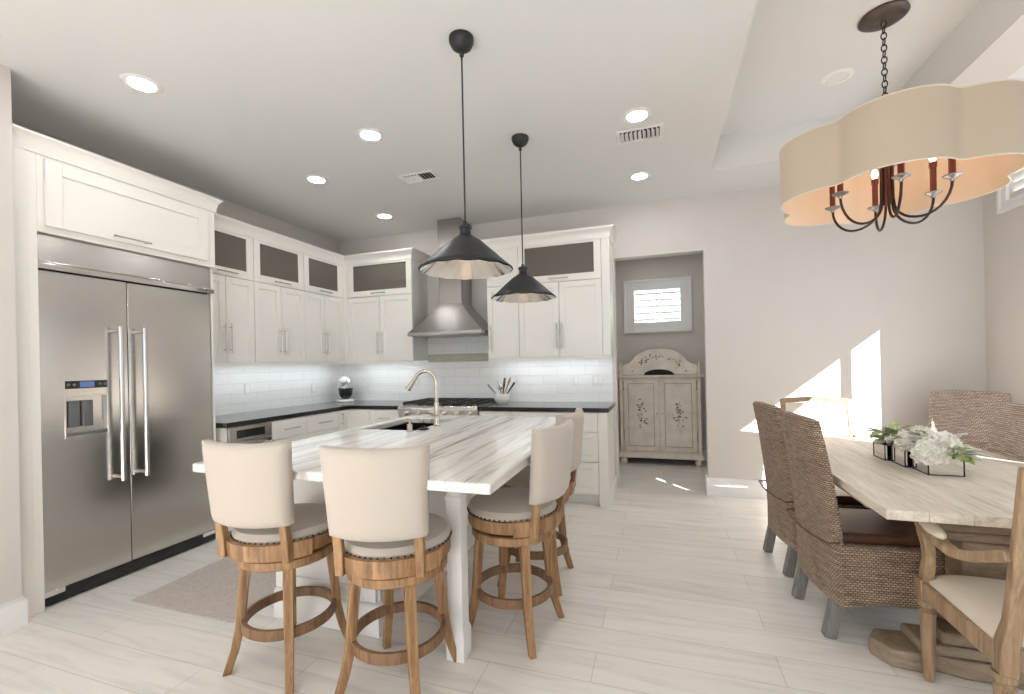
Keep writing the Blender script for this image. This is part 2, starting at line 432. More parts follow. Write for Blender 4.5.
win_frame('added_window_rear', 'Y', rx0, rx1, 0, rz, YR - .1, .06, [rx0 + 1.25, rx0 + 2.5, rx0 + 3.75])
win_frame('door_1', 'X', gy0, gy1, 0, gz, XR + .03, .06, [3.52], w=.015)
# shuttered windows
def shutter_window(name, axis, a0, a1, z0, z1, at, sgn, casing, nl, tilt, gpane=True):
    """casing frame in front of the wall, panel with louvres; sgn = direction into the room"""
    def B(c, p0, p1, q0, q1, d0, d1, mi=0):
        lo, hi = sorted((at + sgn * d0, at + sgn * d1))
        if axis == 'Y': c.box(p0, p1, lo, hi, q0, q1, mi)
        else: c.box(lo, hi, p0, p1, q0, q1, mi)
    c = MB(); k = casing
    o0, o1, y0, y1 = a0 - k, a1 + k, z0 - k, z1 + k
    for (p0, p1, q0, q1) in ((o0, a0, y0, y1), (a1, o1, y0, y1), (a0, a1, z1, y1), (a0, a1, y0, z0)): B(c, p0, p1, q0, q1, 0, .025)
    e = .028
    for (p0, p1, q0, q1) in ((o0 - e, o0, y0 - e, y1 + e), (o1, o1 + e, y0 - e, y1 + e), (o0, o1, y1, y1 + e), (o0, o1, y0 - e, y0)): B(c, p0, p1, q0, q1, 0, .04)
    o = struct(c.build(name, 'shut', bevel=.003))
    l = MB(); h = (z1 - z0) / nl
    for i in range(nl):
        zc = z0 + h * (i + .5)
        mx = Matrix.Translation((0, at - sgn * .03, zc) if axis == 'Y' else (at - sgn * .03, 0, zc))
        if axis == 'Y':
            l.box(a0 + .002, a1 - .002, -.03, .03, -.005, .005, mx=mx @ Matrix.Rotation(tilt, 4, 'X'))
        else:
            l.box(-.03, .03, a0 + .002, a1 - .002, -.0035, .0035, mx=mx @ Matrix.Rotation(tilt, 4, 'Y'))
    l.build('louvers', 'shut', o)
    r = MB(); mid = (a0 + a1) / 2; B(r, mid - .006, mid + .006, z0, z1, -.0, .01); r.build('tilt_rod', 'shut', o)
    g = MB(); B(g, a0 - .01, a1 + .01, z0 - .01, z1 + .01, -.085, -.09); g.build('pane', 'glass', o)
    return o
shutter_window('window_1', 'Y', wx0 + .02, wx1 - .02, wz0 + .02, wz1 - .02, NY, -1, .115, 5, .38)
shutter_window('window_2', 'X', hy0, hy1, hz0, hz1, XR, -1, .05, 5, 1.25)  # closed louvers added to keep sun off the back wall


# baseboards
bb = [(0, 0), (.016, 0), (.016, .125), (.011, .145), (.004, .15), (0, .15)]
bb2 = [(0, 0), (.018, 0), (.018, .165), (.012, .172), (0, .175)]
struct(sweep([(XR, gy1 + .02), (XR, YB), (dx1, YB), (dx1, YB + .12)][::-1], bb2, 'baseboard_back', 'trim'))
struct(sweep([(-3.25, YR), (-3.25, 1.425), (-3.3, 1.425)], bb, 'baseboard_left', 'trim'))
struct(sweep([(-.74, YB + .12), (-.74, NY), (.74, NY), (.74, YB + .12)], bb, 'baseboard_alcove', 'trim'))
# tiled backsplash
sbox('wall_backsplash_left', 'tileX', XL, XL + .008, 2.64, YB - .008, .914, 1.40)
c = MB(); c.box(XL + .008, -2.645, YB - .008, YB, .914, 1.40); c.box(-2.645, -1.73, YB - .008, YB, .914, 1.70); c.box(-1.73, -.47, YB - .008, YB, .914, 1.40)
struct(c.build('wall_backsplash_back', 'tileY', smooth=False))
struct(MB().box(-2.635, -1.735, YB - .02, YB - .009, 1.375, 1.47).build('trim_1', 'stone', bevel=.002))

# outside
c = MB()
for i in range(46):
    c.sphere((random.uniform(-3, 3), random.uniform(9.2, 10.2), random.uniform(0, 2.6)), random.uniform(.35, .6), u=10, v=7)
hd = c.build('hedge', 'hedge'); hd['kind'] = 'stuff'; tag(hd, 'green shrubbery seen through the small shuttered window', 'shrubbery')
dm = bpy.data.textures.new('leafy', 'CLOUDS'); dm.noise_scale = .12
md = hd.modifiers.new('d', 'DISPLACE'); md.texture = dm; md.strength = .25

# ------------------------------------------------------------------ ceiling fittings
def can_light(x, y, z, label, on=True, group='recessed ceiling lights'):
    t = thing('recessed_light', label, 'ceiling light', (x, y, z), 0, group)
    MB().lathe([(.066, -.001), (.066, -.006), (.09, -.006), (.098, -.001)], closed_prof=True, seg=32).build('trim_ring', 'trim', t)
    MB().lathe([(0.0, -.004), (.064, -.004), (.064, -.001), (0.0, -.001)], seg=32).build('lens', 'can' if on else 'can_off', t)
    return t
for x, y, lb in [(-2.75, 1.747, 'lit round recessed light in the ceiling in front of the refrigerator'),
                 (-1.895, 2.67, 'lit round recessed light in the ceiling above the island sink'),
                 (-2.781, 3.135, 'lit round recessed light in the ceiling along the glass-topped cabinets, beyond the refrigerator'),
                 (-2.791, 4.153, 'lit round recessed light in the ceiling close to the kitchen corner'),
                 (-.108, 3.075, 'lit round recessed light in the ceiling just beside the large vent'),
                 (-.133, 4.084, 'lit round recessed light in the ceiling close to the wall beside the alcove opening')]:
    can_light(x, y, HC, lb)
for x, y in ((-2.1, .1), (-.9, .1), (.1, .5), (-2.4, -1.5), (-1.0, -1.5), (1.0, -1.5)):  # lamps added behind the camera to even out the room's brightness
    can_light(x, y, HC, 'added round fill light, unseen, in the ceiling of the open living side')
can_light(1.2, 3.62, tz, 'unlit round recessed light in the raised tray ceiling above the chandelier', False)

can_light(0, 5.65, 2.8, 'added unseen round light brightening the alcove above the painted cupboard', True)  # added to brighten the alcove, out of view above the doorway header
def vent(x, y, w, d, n, label, rz=0):
    t = thing('ceiling_vent', label, 'vent', (x, y, HC), rz, 'ceiling air vents')
    c = MB(); k = .028
    for b in ((-w / 2 - k, w / 2 + k, -d / 2 - k, -d / 2), (-w / 2 - k, w / 2 + k, d / 2, d / 2 + k), (-w / 2 - k, -w / 2, -d / 2, d / 2), (w / 2, w / 2 + k, -d / 2, d / 2)): c.box(*b, -.007, -.001)
    c.build('frame', 'trim', t, bevel=.002)
    MB().box(-w / 2, w / 2, -d / 2, d / 2, -.002, -.0008).build('backing', 'dark', t)
    c = MB()
    for i in range(n):
        xc = -w / 2 + w * (i + .5) / n
        c.box(-.013, .013, -d / 2, d / 2, -.001, .001, mx=Matrix.Translation((xc, 0, -.013)) @ Matrix.Rotation(.75 if i > n / 2 else -.75, 4, 'Y'))
    c.build('louvers', 'trim', t)
vent(-1.93, 3.40, .27, .12, 9, 'small white louvered air vent in the ceiling above the range side of the island')
vent(-.10, 3.33, .27, .14, 9, 'white louvered air vent in the ceiling between the two recessed lights by the alcove')

# ------------------------------------------------------------------ cabinets
def door_mesh(x0, x1, z0, z1, y, fr=.057, th=.02, hole=False):
    c = MB(); g = .0026
    x0 += g; x1 -= g; z0 += g; z1 -= g
    c.box(x0, x0 + fr, y - th, y, z0, z1); c.box(x1 - fr, x1, y - th, y, z0, z1)
    c.box(x0 + fr, x1 - fr, y - th, y, z1 - fr, z1); c.box(x0 + fr, x1 - fr, y - th, y, z0, z0 + fr)
    if not hole: c.box(x0 + fr, x1 - fr, y - th + .009, y, z0 + fr, z1 - fr)
    return c
def handle_mb(c, x, z, y, L, vert, r=.0055, off=.032):
    if vert: a, b = (x, y - off, z - L / 2), (x, y - off, z + L / 2); ps = [(x, z - L * .38), (x, z + L * .38)]
    else: a, b = (x - L / 2, y - off, z), (x + L / 2, y - off, z); ps = [(x - L * .38, z), (x + L * .38, z)]
    c.tube([a, b], r, 10)
    for px, pz in ps: c.tube([(px, y - off, pz), (px, y + .0, pz)], r * .8, 8)
    return c
def add_door(t, x0, x1, z0, z1, y=0, hx=None, hz=None, hl=.2, vert=True, glass=False, name='door', fr=.057, slab=False):
    if slab: d = MB().box(x0 + .0026, x1 - .0026, y - .02, y, z0 + .0026, z1 - .0026).build(name, 'cab', t, bevel=.0015)
    else: d = door_mesh(x0, x1, z0, z1, y, fr, hole=glass).build(name, 'cab', t, bevel=.0015)
    if glass: MB().box(x0 + fr, x1 - fr, y - .012, y - .008, z0 + fr, z1 - fr).build('glass_pane', 'gglass', d)
    if hx is not None: handle_mb(MB(), hx, hz, y - .02, hl, vert).build('handle', 'nickel', d)
    return d

ZB, ZM, ZT = 1.40, 2.157, 2.60
def upper_unit(label, loc, rz, w, split=None, glass=True, depth=.335, doors=2, single_handle=None, group='wall cabinets'):
    """local x along the run, front at y=0 (doors stick out to -y), back at +depth; z absolute"""
    t = thing('kitchen_cabinet', label, 'cabinet', loc, rz, group)
    c = MB(); p = .018
    c.box(0, w, 0.001, depth, ZB, ZM - .009)                       # lower carcass, closed
    if glass:
        c.box(0, p, .001, depth, ZM - .009, ZT); c.box(w - p, w, .001, depth, ZM - .009, ZT)
        c.box(p, w - p, .001, depth, ZT - p, ZT); c.box(p, w - p, depth - .01, depth, ZM - .009, ZT - p)
    else: c.box(0, w, .001, depth, ZM - .009, ZT)
    c.build('cabinet_body', 'cab', t, smooth=False)
    if doors == 2:
        m = w / 2 if split is None else split
        add_door(t, 0, m, ZB, ZM, hx=m - .028, hz=1.61, hl=.26); add_door(t, m, w, ZB, ZM, hx=m + .028, hz=1.61, hl=.26)
    else: add_door(t, 0, w, ZB, ZM, hx=.035, hz=1.61, hl=.26)
    if glass: add_door(t, 0, w, ZM, ZT, hx=w / 2 - .0, hz=ZM + .032, hl=.2, vert=False, glass=True, name='glass_door', fr=.07)
    else: add_door(t, 0, w, ZM, ZT, name='upper_panel')
    return t
XU = XL + .356; YU = YB - .356
G1 = 'glass-topped wall cabinets along the left wall'
upper_unit('white wall cabinet with a glass top door, immediately beside the refrigerator surround', (XU - .02, 2.610, 0), PI / 2, .574, group=G1)
upper_unit('white glass-topped wall cabinet, middle one of three between refrigerator and corner', (XU - .02, 3.185, 0), PI / 2, .618, group=G1)
upper_unit('white glass-topped wall cabinet on the refrigerator wall, next to the corner', (XU - .02, 3.803, 0), PI / 2, .60, group=G1)
upper_unit('white wall cabinet with a glass top door, between the corner and the range hood', (-3.50, YU + .02, 0), 0, .862)
upper_unit('narrow white wall cabinet with solid panel doors, directly beside the range hood', (-1.73, YU + .02, 0), 0, .351, glass=False, doors=1)
t = upper_unit('wide white wall cabinet with a glass top door, between the range hood and the alcove', (-1.379, YU + .02, 0), 0, .857)
# corner filler + end panel
f = MB(); f.box(XL + .002, -3.5, YU + .0, YB - .009, ZB, ZT); f.box(XL + .002, XU, 4.403, YU, ZB, ZT)
tag(f.build('corner_filler', 'cab', bevel=.001), 'plain white filler panel joining the wall cabinets in the corner', 'cabinet panel')
f = MB().box(-.521, -.444, YU - .001, YB - .001, ZB - .0, ZT)
tag(f.build('end_panel', 'cab', bevel=.002), 'white end panel closing the wall cabinets beside the alcove', 'cabinet panel')
cr = [(0, ZT - .05), (.008, ZT - .05), (.012, ZT - .01), (.022, ZT + .015), (.042, ZT + .035), (.05, ZT + .045), (.05, ZT + .058), (0, ZT + .058)]
tag(sweep([(XU, 2.660), (XU, YU), (-2.638, YU), (-2.638, YB - .002)], cr, 'crown_molding', 'cab'), 'white crown molding over the corner run of wall cabinets', 'molding')
tag(sweep([(-1.73, YB - .002), (-1.73, YU), (-.444, YU), (-.444, YB - .002)][0:], [(o, z) for o, z in cr], 'crown_molding', 'cab'), 'white crown molding over the wall cabinets beside the alcove', 'molding')
# light rails
LR = [(0, ZB - .028), (.018, ZB - .028), (.018, ZB - .001), (0, ZB - .001)]
for path, lb in (([(XU - .022, 2.64), (XU - .022, YU - .0 + .022), (-2.64, YU + .022)], 'white light rail under the corner wall cabinets'), ([(-1.728, YU + .022), (-.45, YU + .022)], 'white light rail under the wall cabinets beside the alcove')):
    tag(sweep(path, LR, 'light_rail', 'cab'), lb, 'molding')
for b, lb in (((XL + .20, XL + .23, 2.68, 4.5), 'bright LED strip under the wall cabinets beside the refrigerator'), ((-3.5, -2.72, YB - .23, YB - .20), 'bright LED strip under the wall cabinet between corner and hood'),
          ((-1.70, -.56, YB - .23, YB - .20), 'bright LED strip under the wall cabinets beside the alcove')):
    c = thing('led_strip', lb, 'light', ((b[0] + b[1]) / 2, (b[2] + b[3]) / 2, ZB), 0, 'under-cabinet light strips')
    hx, hy = (b[1] - b[0]) / 2, (b[3] - b[2]) / 2
    MB().box(-hx - .004, hx + .004, -hy - .004, hy + .004, -.005, -.0005).build('channel', 'nickel', c)
    MB().box(-hx, hx, -hy, hy, -.011, -.005).build('diffuser', 'led', c)

# refrigerator surround with its flip-up door
t = thing('refrigerator_cabinet', 'tall white surround with a flip-up door over the refrigerator', 'cabinet')
FX = -3.31
c = MB(); c.box(XL + .002, FX, 1.432, 1.546, .0, ZT + .02); c.box(XL + .002, FX - .03, 2.590, 2.606, 0, ZT + .02)
c.box(XL + .002, FX, 1.546, 2.590, 2.142, ZT + .02); c.box(FX - .03, FX, 2.590, 2.606, 2.142, ZT + .02)
c.build('cabinet_body', 'cab', t, bevel=.002)
MB().box(FX, FX + .006, 1.432, 1.50, 0, ZT).build('stile', 'cab', t, bevel=.001)
d = door_mesh(1.575, 2.54, 2.178, 2.565, 0, .075)
for v in d.bm.verts: v.co = Vector((FX - v.co.y, v.co.x, v.co.z))
d = d.build('door', 'cab', t, bevel=.0015)
MB().tube([(FX + .052, 1.89, 2.205), (FX + .052, 2.11, 2.205)], .0055, 10).tube([(FX + .052, 1.91, 2.205), (FX + .018, 1.91, 2.205)], .0045, 8).tube([(FX + .052, 2.09, 2.205), (FX + .018, 2.09, 2.205)], .0045, 8).build('handle', 'nickel', d)
cr2 = [(0, ZT - .02), (.008, ZT - .02), (.012, ZT + .015), (.02, ZT + .045), (.035, ZT + .065), (.044, ZT + .072), (.044, ZT + .082), (0, ZT + .082)]
sweep([(FX, 1.434), (FX, 2.606), (XL + .40, 2.606)], cr2, 'crown', 'cab', t)

# base cabinets
def base_unit(name, label, loc, rz, w, fronts, depth=.61, toe=True, group='base cabinets'):
    t = thing(name, label, 'cabinet', loc, rz, group)
    c = MB(); c.box(0, w, 0.001, depth, .105, .872); c.box(0, w, .07, depth, 0.001, .105)
    c.build('cabinet_body', 'cab', t, smooth=False)
    for k in fronts: add_door(t, *k[:4], **k[4])
    return t
XC = XL + .63
G2 = 'base cabinets along the left wall'
def dr(x0, x1, z0, z1, hz=None, hl=.15, slab=True): return (x0, x1, z0, z1, dict(hx=(x0 + x1) / 2, hz=(z0 + z1) / 2 if hz is None else hz, hl=hl, vert=False, name='drawer', slab=slab, fr=.045))
base_unit('base_cabinet', 'white base cabinet of drawers beside the under-counter oven', (XC, 3.075, 0), PI / 2, .413, [dr(0, .413, .70, .868, hl=.19), dr(0, .413, .40, .70, slab=False), dr(0, .413, .11, .40, slab=False)], group=G2)
base_unit('base_cabinet', 'white base cabinet of drawers next to the corner on the refrigerator wall', (XC, 3.488, 0), PI / 2, .452, [dr(0, .452, .70, .868, hl=.19), dr(0, .452, .40, .70, slab=False), dr(0, .452, .11, .40, slab=False)], group=G2)
base_unit('base_cabinet', 'narrow white corner base cabinet with an upright bar handle', (XC, 3.94, 0), PI / 2, .213, [(0, .213, .11, .868, dict(hx=.04, hz=.78, hl=.13, fr=.04))], group=G2)
YC = YB - .63
G3 = 'base cabinets along the range wall'
base_unit('base_cabinet', 'white corner base cabinet with a plain door facing the island', (XC, YC, 0), 0, .27, [(0, .27, .11, .868, dict(fr=.045))], group=G3)
base_unit('base_cabinet', 'white drawer cabinet between the corner and the range', (-3.02, YC, 0), 0, .372, [dr(0, .372, .70, .868), dr(0, .372, .40, .70, slab=False), dr(0, .372, .11, .40, slab=False)], group=G3)
base_unit('base_cabinet', 'white base cabinet right beside the range, under the utensil crock', (-1.728, YC, 0), 0, .345, [(0, .345, .70, .868, dict(name='drawer', slab=True, hx=.17, hz=.785, hl=.15, vert=False)), (0, .345, .11, .70, dict(hx=.04, hz=.6, hl=.15))], group=G3)
t = base_unit('base_cabinet', 'wide white cabinet of three shaker drawers at the alcove end', (-1.383, YC, 0), 0, .835,
          [(0, .835, .69, .868, dict(name='drawer', fr=.045, hx=.42, hz=.78, hl=.25, vert=False)), (0, .835, .41, .69, dict(name='drawer', hx=.42, hz=.55, hl=.25, vert=False)), (0, .835, .11, .41, dict(name='drawer', hx=.42, hz=.26, hl=.25, vert=False))], group=G3)
tag(MB().box(-.546, -.462, YC - .018, YB - .002, 0, .872).build('end_panel', 'cab', bevel=.002), 'white end panel closing the base cabinets beside the alcove', 'cabinet panel')
tag(sweep([(-.462, YC + .02), (-.462, YB - .002)][::-1], [(0, 0), (-.014, 0), (-.014, .12), (-.008, .13), (0, .13)], 'shoe_molding', 'trim'), 'white baseboard along the side of the end cabinet by the alcove', 'molding')

# countertops
c = MB(); poly = [(XL + .001, 2.638), (XL + .65, 2.638), (XL + .65, YB - .652), (-2.648, YB - .652), (-2.648, YB - .001), (XL + .001, YB - .001)]
c.prism(poly, lambda u, v, d: (u, v, d), .874, .914)
for f in c.bm.faces:
    if abs(f.normal.z) < .5: f.material_index = 1
o = c.build('countertop', ['quartz', 'quartz_e'], bevel=.003); tag(o, 'dark grey L-shaped stone countertop running through the corner', 'countertop')
for p in o.data.polygons: p.material_index = 1 if abs(p.normal.z) < .5 else 0
o = MB().box(-1.728, -.448, YB - .655, YB - .001, .874, .914).build('countertop', ['quartz', 'quartz_e'], bevel=.003); tag(o, 'dark grey stone countertop between the range and the alcove', 'countertop')
for p in o.data.polygons: p.material_index = 1 if abs(p.normal.z) < .5 else 0

# ------------------------------------------------------------------ refrigerator
t = thing('refrigerator', 'large built-in stainless side-by-side refrigerator with water dispenser', 'refrigerator', (-3.347, 1.556, 0), PI / 2)
Wf, sp = 1.032, .450     # local x along the wall, -y into the room
c = MB(); c.box(0, Wf, .03, .56, .085, 2.126); c.box(.02, Wf - .02, .05, .5, .0, .085)
c.build('body', 'blackm', t)
MB().box(.0, Wf, -.002, .035, .012, .078).build('kick_plate', 'blackm', t)
# freezer door with a real dispenser recess
zd0, zd1 = .085, 1.93
dx_0, dx_1, dz_0, dz_1 = .118, .33, .955, 1.20
c = MB()
c.box(.006, dx_0, -.0, .028, zd0, zd1); c.box(dx_1, sp - .003, -.0, .028, zd0, zd1); c.box(dx_0, dx_1, -.0, .028, zd0, dz_0); c.box(dx_0, dx_1, 0, .028, dz_1, zd1)
fd = c.build('door', 'steel', t)
c = MB(); c.box(dx_0 - .006, dx_1 + .006, -.004, 0, dz_0 - .006, dz_0 + .004); c.box(dx_0 - .006, dx_1 + .006, -.004, 0, dz_1 - .004, dz_1 + .006)
c.box(dx_0 - .006, dx_0 + .004, -.004, 0, dz_0, dz_1); c.box(dx_1 - .004, dx_1 + .006, -.004, 0, dz_0, dz_1)
c.box(dx_0, dx_1, .024, .027, dz_0, dz_1)
c.build('dispenser_frame', 'steel', fd, bevel=.002)
for k in (0, 1):
    MB().box(dx_0 + .015 + k * .07, dx_0 + .07 + k * .07, .004, .022, dz_0 + .055, dz_1 - .03).build('dispenser_paddle', 'ddg', fd, bevel=.006, seg=3)
MB().box(dx_0 + .004, dx_1 - .004, -.004, .022, dz_0 + .004, dz_0 + .022).build('drip_tray', 'ddg', fd, bevel=.002)
MB().box(dx_0, dx_1, -.003, 0, 1.243, 1.29).build('control_panel', 'black', fd, bevel=.001)
MB().box(dx_0 + .07, dx_1 - .07, -.0045, -.003, 1.25, 1.284).build('display', 'blue', fd)
for x in (.014, .042, .172, .198):
    MB().tube([(dx_0 + x, -.003, 1.267), (dx_0 + x, -.0045, 1.267)], .0085, 16).build('button', 'ddg', fd)
rd = MB().box(sp + .003, Wf - .006, 0, .028, zd0, zd1).build('door', 'steel', t, bevel=.003)
for d_, x in ((fd, sp - .075), (rd, sp + .065)):
    c = MB(); c.tube([(x, -.062, .64), (x, -.062, 1.63)], .0135, 16)
    for z in (.665, 1.605): c.tube([(x, -.062, z), (x, 0, z)], [.013, .011], 12)
    c.build('handle', 'steelh', d_)
c = MB(); c.prism([(0, 1.985), (-.028, 1.955), (-.028, 1.938), (.03, 1.938), (.03, 2.138), (0, 2.138)], lambda u, v, d: (d, u, v), .004, Wf + .0)
c.build('grille_panel', 'steel', t, bevel=.002)
MB().box(-.014, Wf + .008, -.034, -.0285, 1.936, 1.968).build('trim_strip', 'chrome', t, bevel=.002)
MB().box(Wf - .12, Wf - .03, -.0353, -.034, 1.950, 1.956).build('badge', 'ddg', t)
c = MB(); c.box(.0, .1, -.004, .02, .055, .085); c.box(Wf - .1, Wf, -.004, .02, .055, .085); c.build('hinge_cover', 'chrome', t, bevel=.003)

# ------------------------------------------------------------------ under-counter oven
t = thing('microwave_oven', 'stainless under-counter oven with black control strip beside the refrigerator', 'oven', (XC, 2.66, 0), PI / 2)
w = .41
c = MB(); c.box(0, w, .003, .56, .10, .872); c.box(0, w, .06, .5, 0.001, .10); c.build('body', 'cab', t)
MB().box(0, w, -.02, .002, .75, .868).build('control_panel', 'steel', t, bevel=.002)
MB().box(.07, w - .07, -.0225, -.02, .775, .84).build('display', 'black', t)
d = MB().box(.0, w, -.02, .002, .42, .742).build('door', 'steel', t, bevel=.002)
MB().box(.07, w - .05, -.0215, -.02, .47, .665).build('window', 'black', d)
MB().tube([(.02, -.06, .705), (w - .02, -.06, .705)], .011, 12).tube([(.05, -.06, .705), (.05, -.02, .705)], .008).tube([(w - .05, -.06, .705), (w - .05, -.02, .705)], .008).build('handle', 'chrome', d)
MB().box(.0, w, -.02, .002, .11, .412).build('lower_panel', 'cab', t, bevel=.002)

# ------------------------------------------------------------------ range and hood
t = thing('gas_range', 'wide stainless gas range with black grates beneath the hood', 'range', (-2.645, 4.10, 0), 0)
w = .913
c = MB(); c.box(.002, w - .002, .04, .675, .09, .905); c.box(.03, w - .03, .08, .6, 0, .09); c.build('body', 'steel', t)
c = MB(); c.prism([(0.0, .90), (0.0, .885), (.02, .80), (.045, .80), (.045, .918), (.012, .918)], lambda u, v, d: (d, u, v), .0, w); c.build('control_panel', 'steel', t, bevel=.002)
for i in range(6):
    x = .09 + i * (w - .18) / 5
    k = MB().tube([(x, .012, .84), (x, -.028, .832)], [.026, .022], 20).tube([(x, -.028, .832), (x, -.034, .831)], [.018, .016], 16).build('knob', 'chrome', t)
d = MB().box(.01, w - .01, .01, .04, .24, .785).build('oven_door', 'steel', t, bevel=.003)
MB().box(.2, w - .2, .008, .011, .38, .66).build('window', 'black', d)
MB().tube([(.06, -.045, .735), (w - .06, -.045, .735)], .014, 12).tube([(.1, -.045, .735), (.1, .01, .735)], .01).tube([(w - .1, -.045, .735), (w - .1, .01, .735)], .01).build('handle', 'chrome', d)
MB().box(.01, w - .01, .015, .04, .10, .23).build('lower_drawer', 'steel', t, bevel=.003)
MB().box(.01, w - .01, .05, .66, .905, .916).build('cooktop', 'steel', t, bevel=.002)
MB().box(.01, w - .01, .655, .672, .916, .945).build('back_guard', 'steel', t, bevel=.002)
for gx in range(3):
    g = MB(); x0 = .02 + gx * (w - .04) / 3; x1 = x0 + (w - .04) / 3 - .006
    for q in (x0 + .004, x1 - .004): g.box(q - .006, q + .006, .07, .65, .918, .952)
    for q in (.075, .36, .645): g.box(x0, x1, q - .006, q + .006, .934, .952)
    xm = (x0 + x1) / 2
    g.box(xm - .006, xm + .006, .07, .65, .938, .953)
    for q in (.21, .5): g.box(x0, x1, q - .005, q + .005, .938, .953)
    g.build('grate', 'iron', t, bevel=.002)
    for q in (.21, .5):
        MB().lathe([(0, .918), (.04, .918), (.045, .926), (.03, .934), (0, .936)], (xm, q, 0), 20).build('burner', 'iron', t)

t = thing('range_hood', 'stainless steel chimney range hood between the wall cabinets', 'range hood', (-2.188, YB - .009, 0), 0)
c = MB(); n = 10
def hood_ring(f):
    # f=0 at lip, 1 at chimney; concave flare
    z = 1.705 + .31 * f; k = (1 - f) ** 1.12
    hx = .142 + (.435 - .142) * k; y0 = -(.30 + (.47 - .30) * k)
    return [(-hx, -.001, z), (-hx, y0, z), (hx, y0, z), (hx, -.001, z)]
c.loft([hood_ring(i / n) for i in range(n + 1)]); c.build('canopy', 'steelv', t)
c = MB(); c.box(-.44, .44, -.475, -.001, 1.665, 1.705); c.build('lip', 'steelv', t, bevel=.003)
c = MB(); c.box(-.40, .40, -.43, -.05, 1.660, 1.665); c.build('filter', 'steel_dk', t)
MB().box(-.135, .135, -.295, -.001, 2.016, 2.50).build('chimney', 'steelv', t, bevel=.002)
MB().box(-.139, .139, -.30, -.001, 2.50, HC - .002).build('upper_chimney', 'steelv', t, bevel=.002)
c = MB()
for i in range(4): c.tube([(.25 + i * .03, -.475, 1.685), (.25 + i * .03, -.479, 1.685)], .006, 12)
c.build('control_buttons', 'chrome', t)

# ------------------------------------------------------------------ counter items
t = thing('stand_mixer', 'white stand mixer with a dark bowl in the counter corner', 'mixer', (-3.74, 4.60, .915), math.radians(-30))
MB().prism([(-.06, -.05), (-.05, -.07), (.13, -.08), (.17, -.06), (.17, .06), (.13, .08), (-.05, .07), (-.06, .05)], lambda u, v, d: (u, v, d), 0, .03).build('base', 'enamel', t, bevel=.01, seg=3)
MB().beam([(-.03, 0, .03), (-.045, 0, .12), (-.03, 0, .22)], (0, 1, 0), [.08, .07, .08], [.07, .055, .07]).build('column', 'enamel', t, bevel=.01, seg=3)
MB().sphere((.04, 0, .26), .055, 2.2, 1, .95, 20, 12).build('head', 'enamel', t)
b = MB().lathe([(0, .035), (.04, .035), (.055, .05), (.078, .09), (.085, .15), (.087, .175), (.083, .175), (.08, .15), (.07, .09), (.05, .055), (0, .05)], (.075, 0, 0), 24).build('bowl', 'black', t)
MB().lathe([(.086, .168), (.091, .17), (.091, .178), (.086, .18)], (.075, 0, 0), 24, closed_prof=True).build('rim', 'chrome', b)
MB().tube([(.085, 0, .215), (.085, 0, .16)], .012, 12).build('beater_shaft', 'chrome', t)
MB().tube([(.155, 0, .262), (.17, 0, .262)], [.022, .018], 16).build('hub_cap', 'chrome', t)

CX, CYk = -1.62, 4.53
t = thing('utensil_crock', 'round white ceramic crock of cooking utensils beside the range', 'crock', (CX, CYk, .914))
MB().lathe([(0, .001), (.05, .001), (.075, .02), (.088, .055), (.085, .10), (.08, .105), (.077, .10), (.08, .055), (.068, .025), (0, .012)], (0, 0, 0), 32).build('bowl', 'white', t)
MB().lathe([(.045, 0.0), (.052, 0.0), (.052, .004), (.045, .004)], (0, 0, 0), 24, closed_prof=True).build('foot_rim', 'white', t)
def utensil(name, label, az, tilt, L, mt, head):
    t = thing(name, label, 'utensil', (CX, CYk, .93), 0, 'cooking utensils in the crock')
    d = Vector((math.cos(az) * math.sin(tilt), math.sin(az) * math.sin(tilt), math.cos(tilt)))
    p0 = Vector((0, 0, .005)) - d * .0; e = p0 + d * L
    MB().tube([p0, e], .007, 8).build('shaft', mt, t)
    h = MB()
    if head == 'spoon':
        h.sphere((0, 0, 0), .034, .8, .35, 1.45, 12, 8)
    elif head == 'spatula': h.box(-.034, .034, -.004, .004, -.05, .055)
    elif head == 'whisk':
        for k in range(4):
            a = k * PI / 4
            h.tube([(.028 * math.cos(a) * math.sin(s * PI / 8 ), .028 * math.sin(a) * math.sin(s * PI / 8), -.05 + .11 * s / 8) for s in range(0, 9)], .0016, 6)
            h.tube([(-.028 * math.cos(a) * math.sin(s * PI / 8), -.028 * math.sin(a) * math.sin(s * PI / 8), -.05 + .11 * s / 8) for s in range(0, 9)], .0016, 6)
    elif head == 'grip': h.tube([(0, 0, -.06), (0, 0, .05)], [.008, .011], 10)
    mx = Matrix.Translation(e) @ d.to_track_quat('Z', 'Y').to_matrix().to_4x4()
    for v in h.bm.verts: v.co = mx @ v.co
    h.build('head', mt, t, bevel=.002 if head == 'spatula' else 0)
utensil('ladle_handle', 'grey metal utensil handle leaning out of the crock towards the range', PI + .1, .70, .19, 'utg', 'grip')
utensil('wooden_spoon', 'brown wooden spoon standing in the white crock', .15, .36, .23, 'utw', 'spoon')
utensil('spatula', 'black-handled spatula leaning out of the crock towards the alcove', .0, .62, .2, 'utk', 'grip')
utensil('whisk', 'silver wire whisk standing in the white crock', 2.7, .28, .17, 'chrome', 'whisk')
utensil('slotted_turner', 'dark flat turner standing behind the wooden spoon in the crock', .6, .14, .2, 'utk', 'spatula')
utensil('serving_spoon', 'shiny steel spoon standing in the middle of the crock', 4.2, .12, .16, 'chrome', 'spoon')

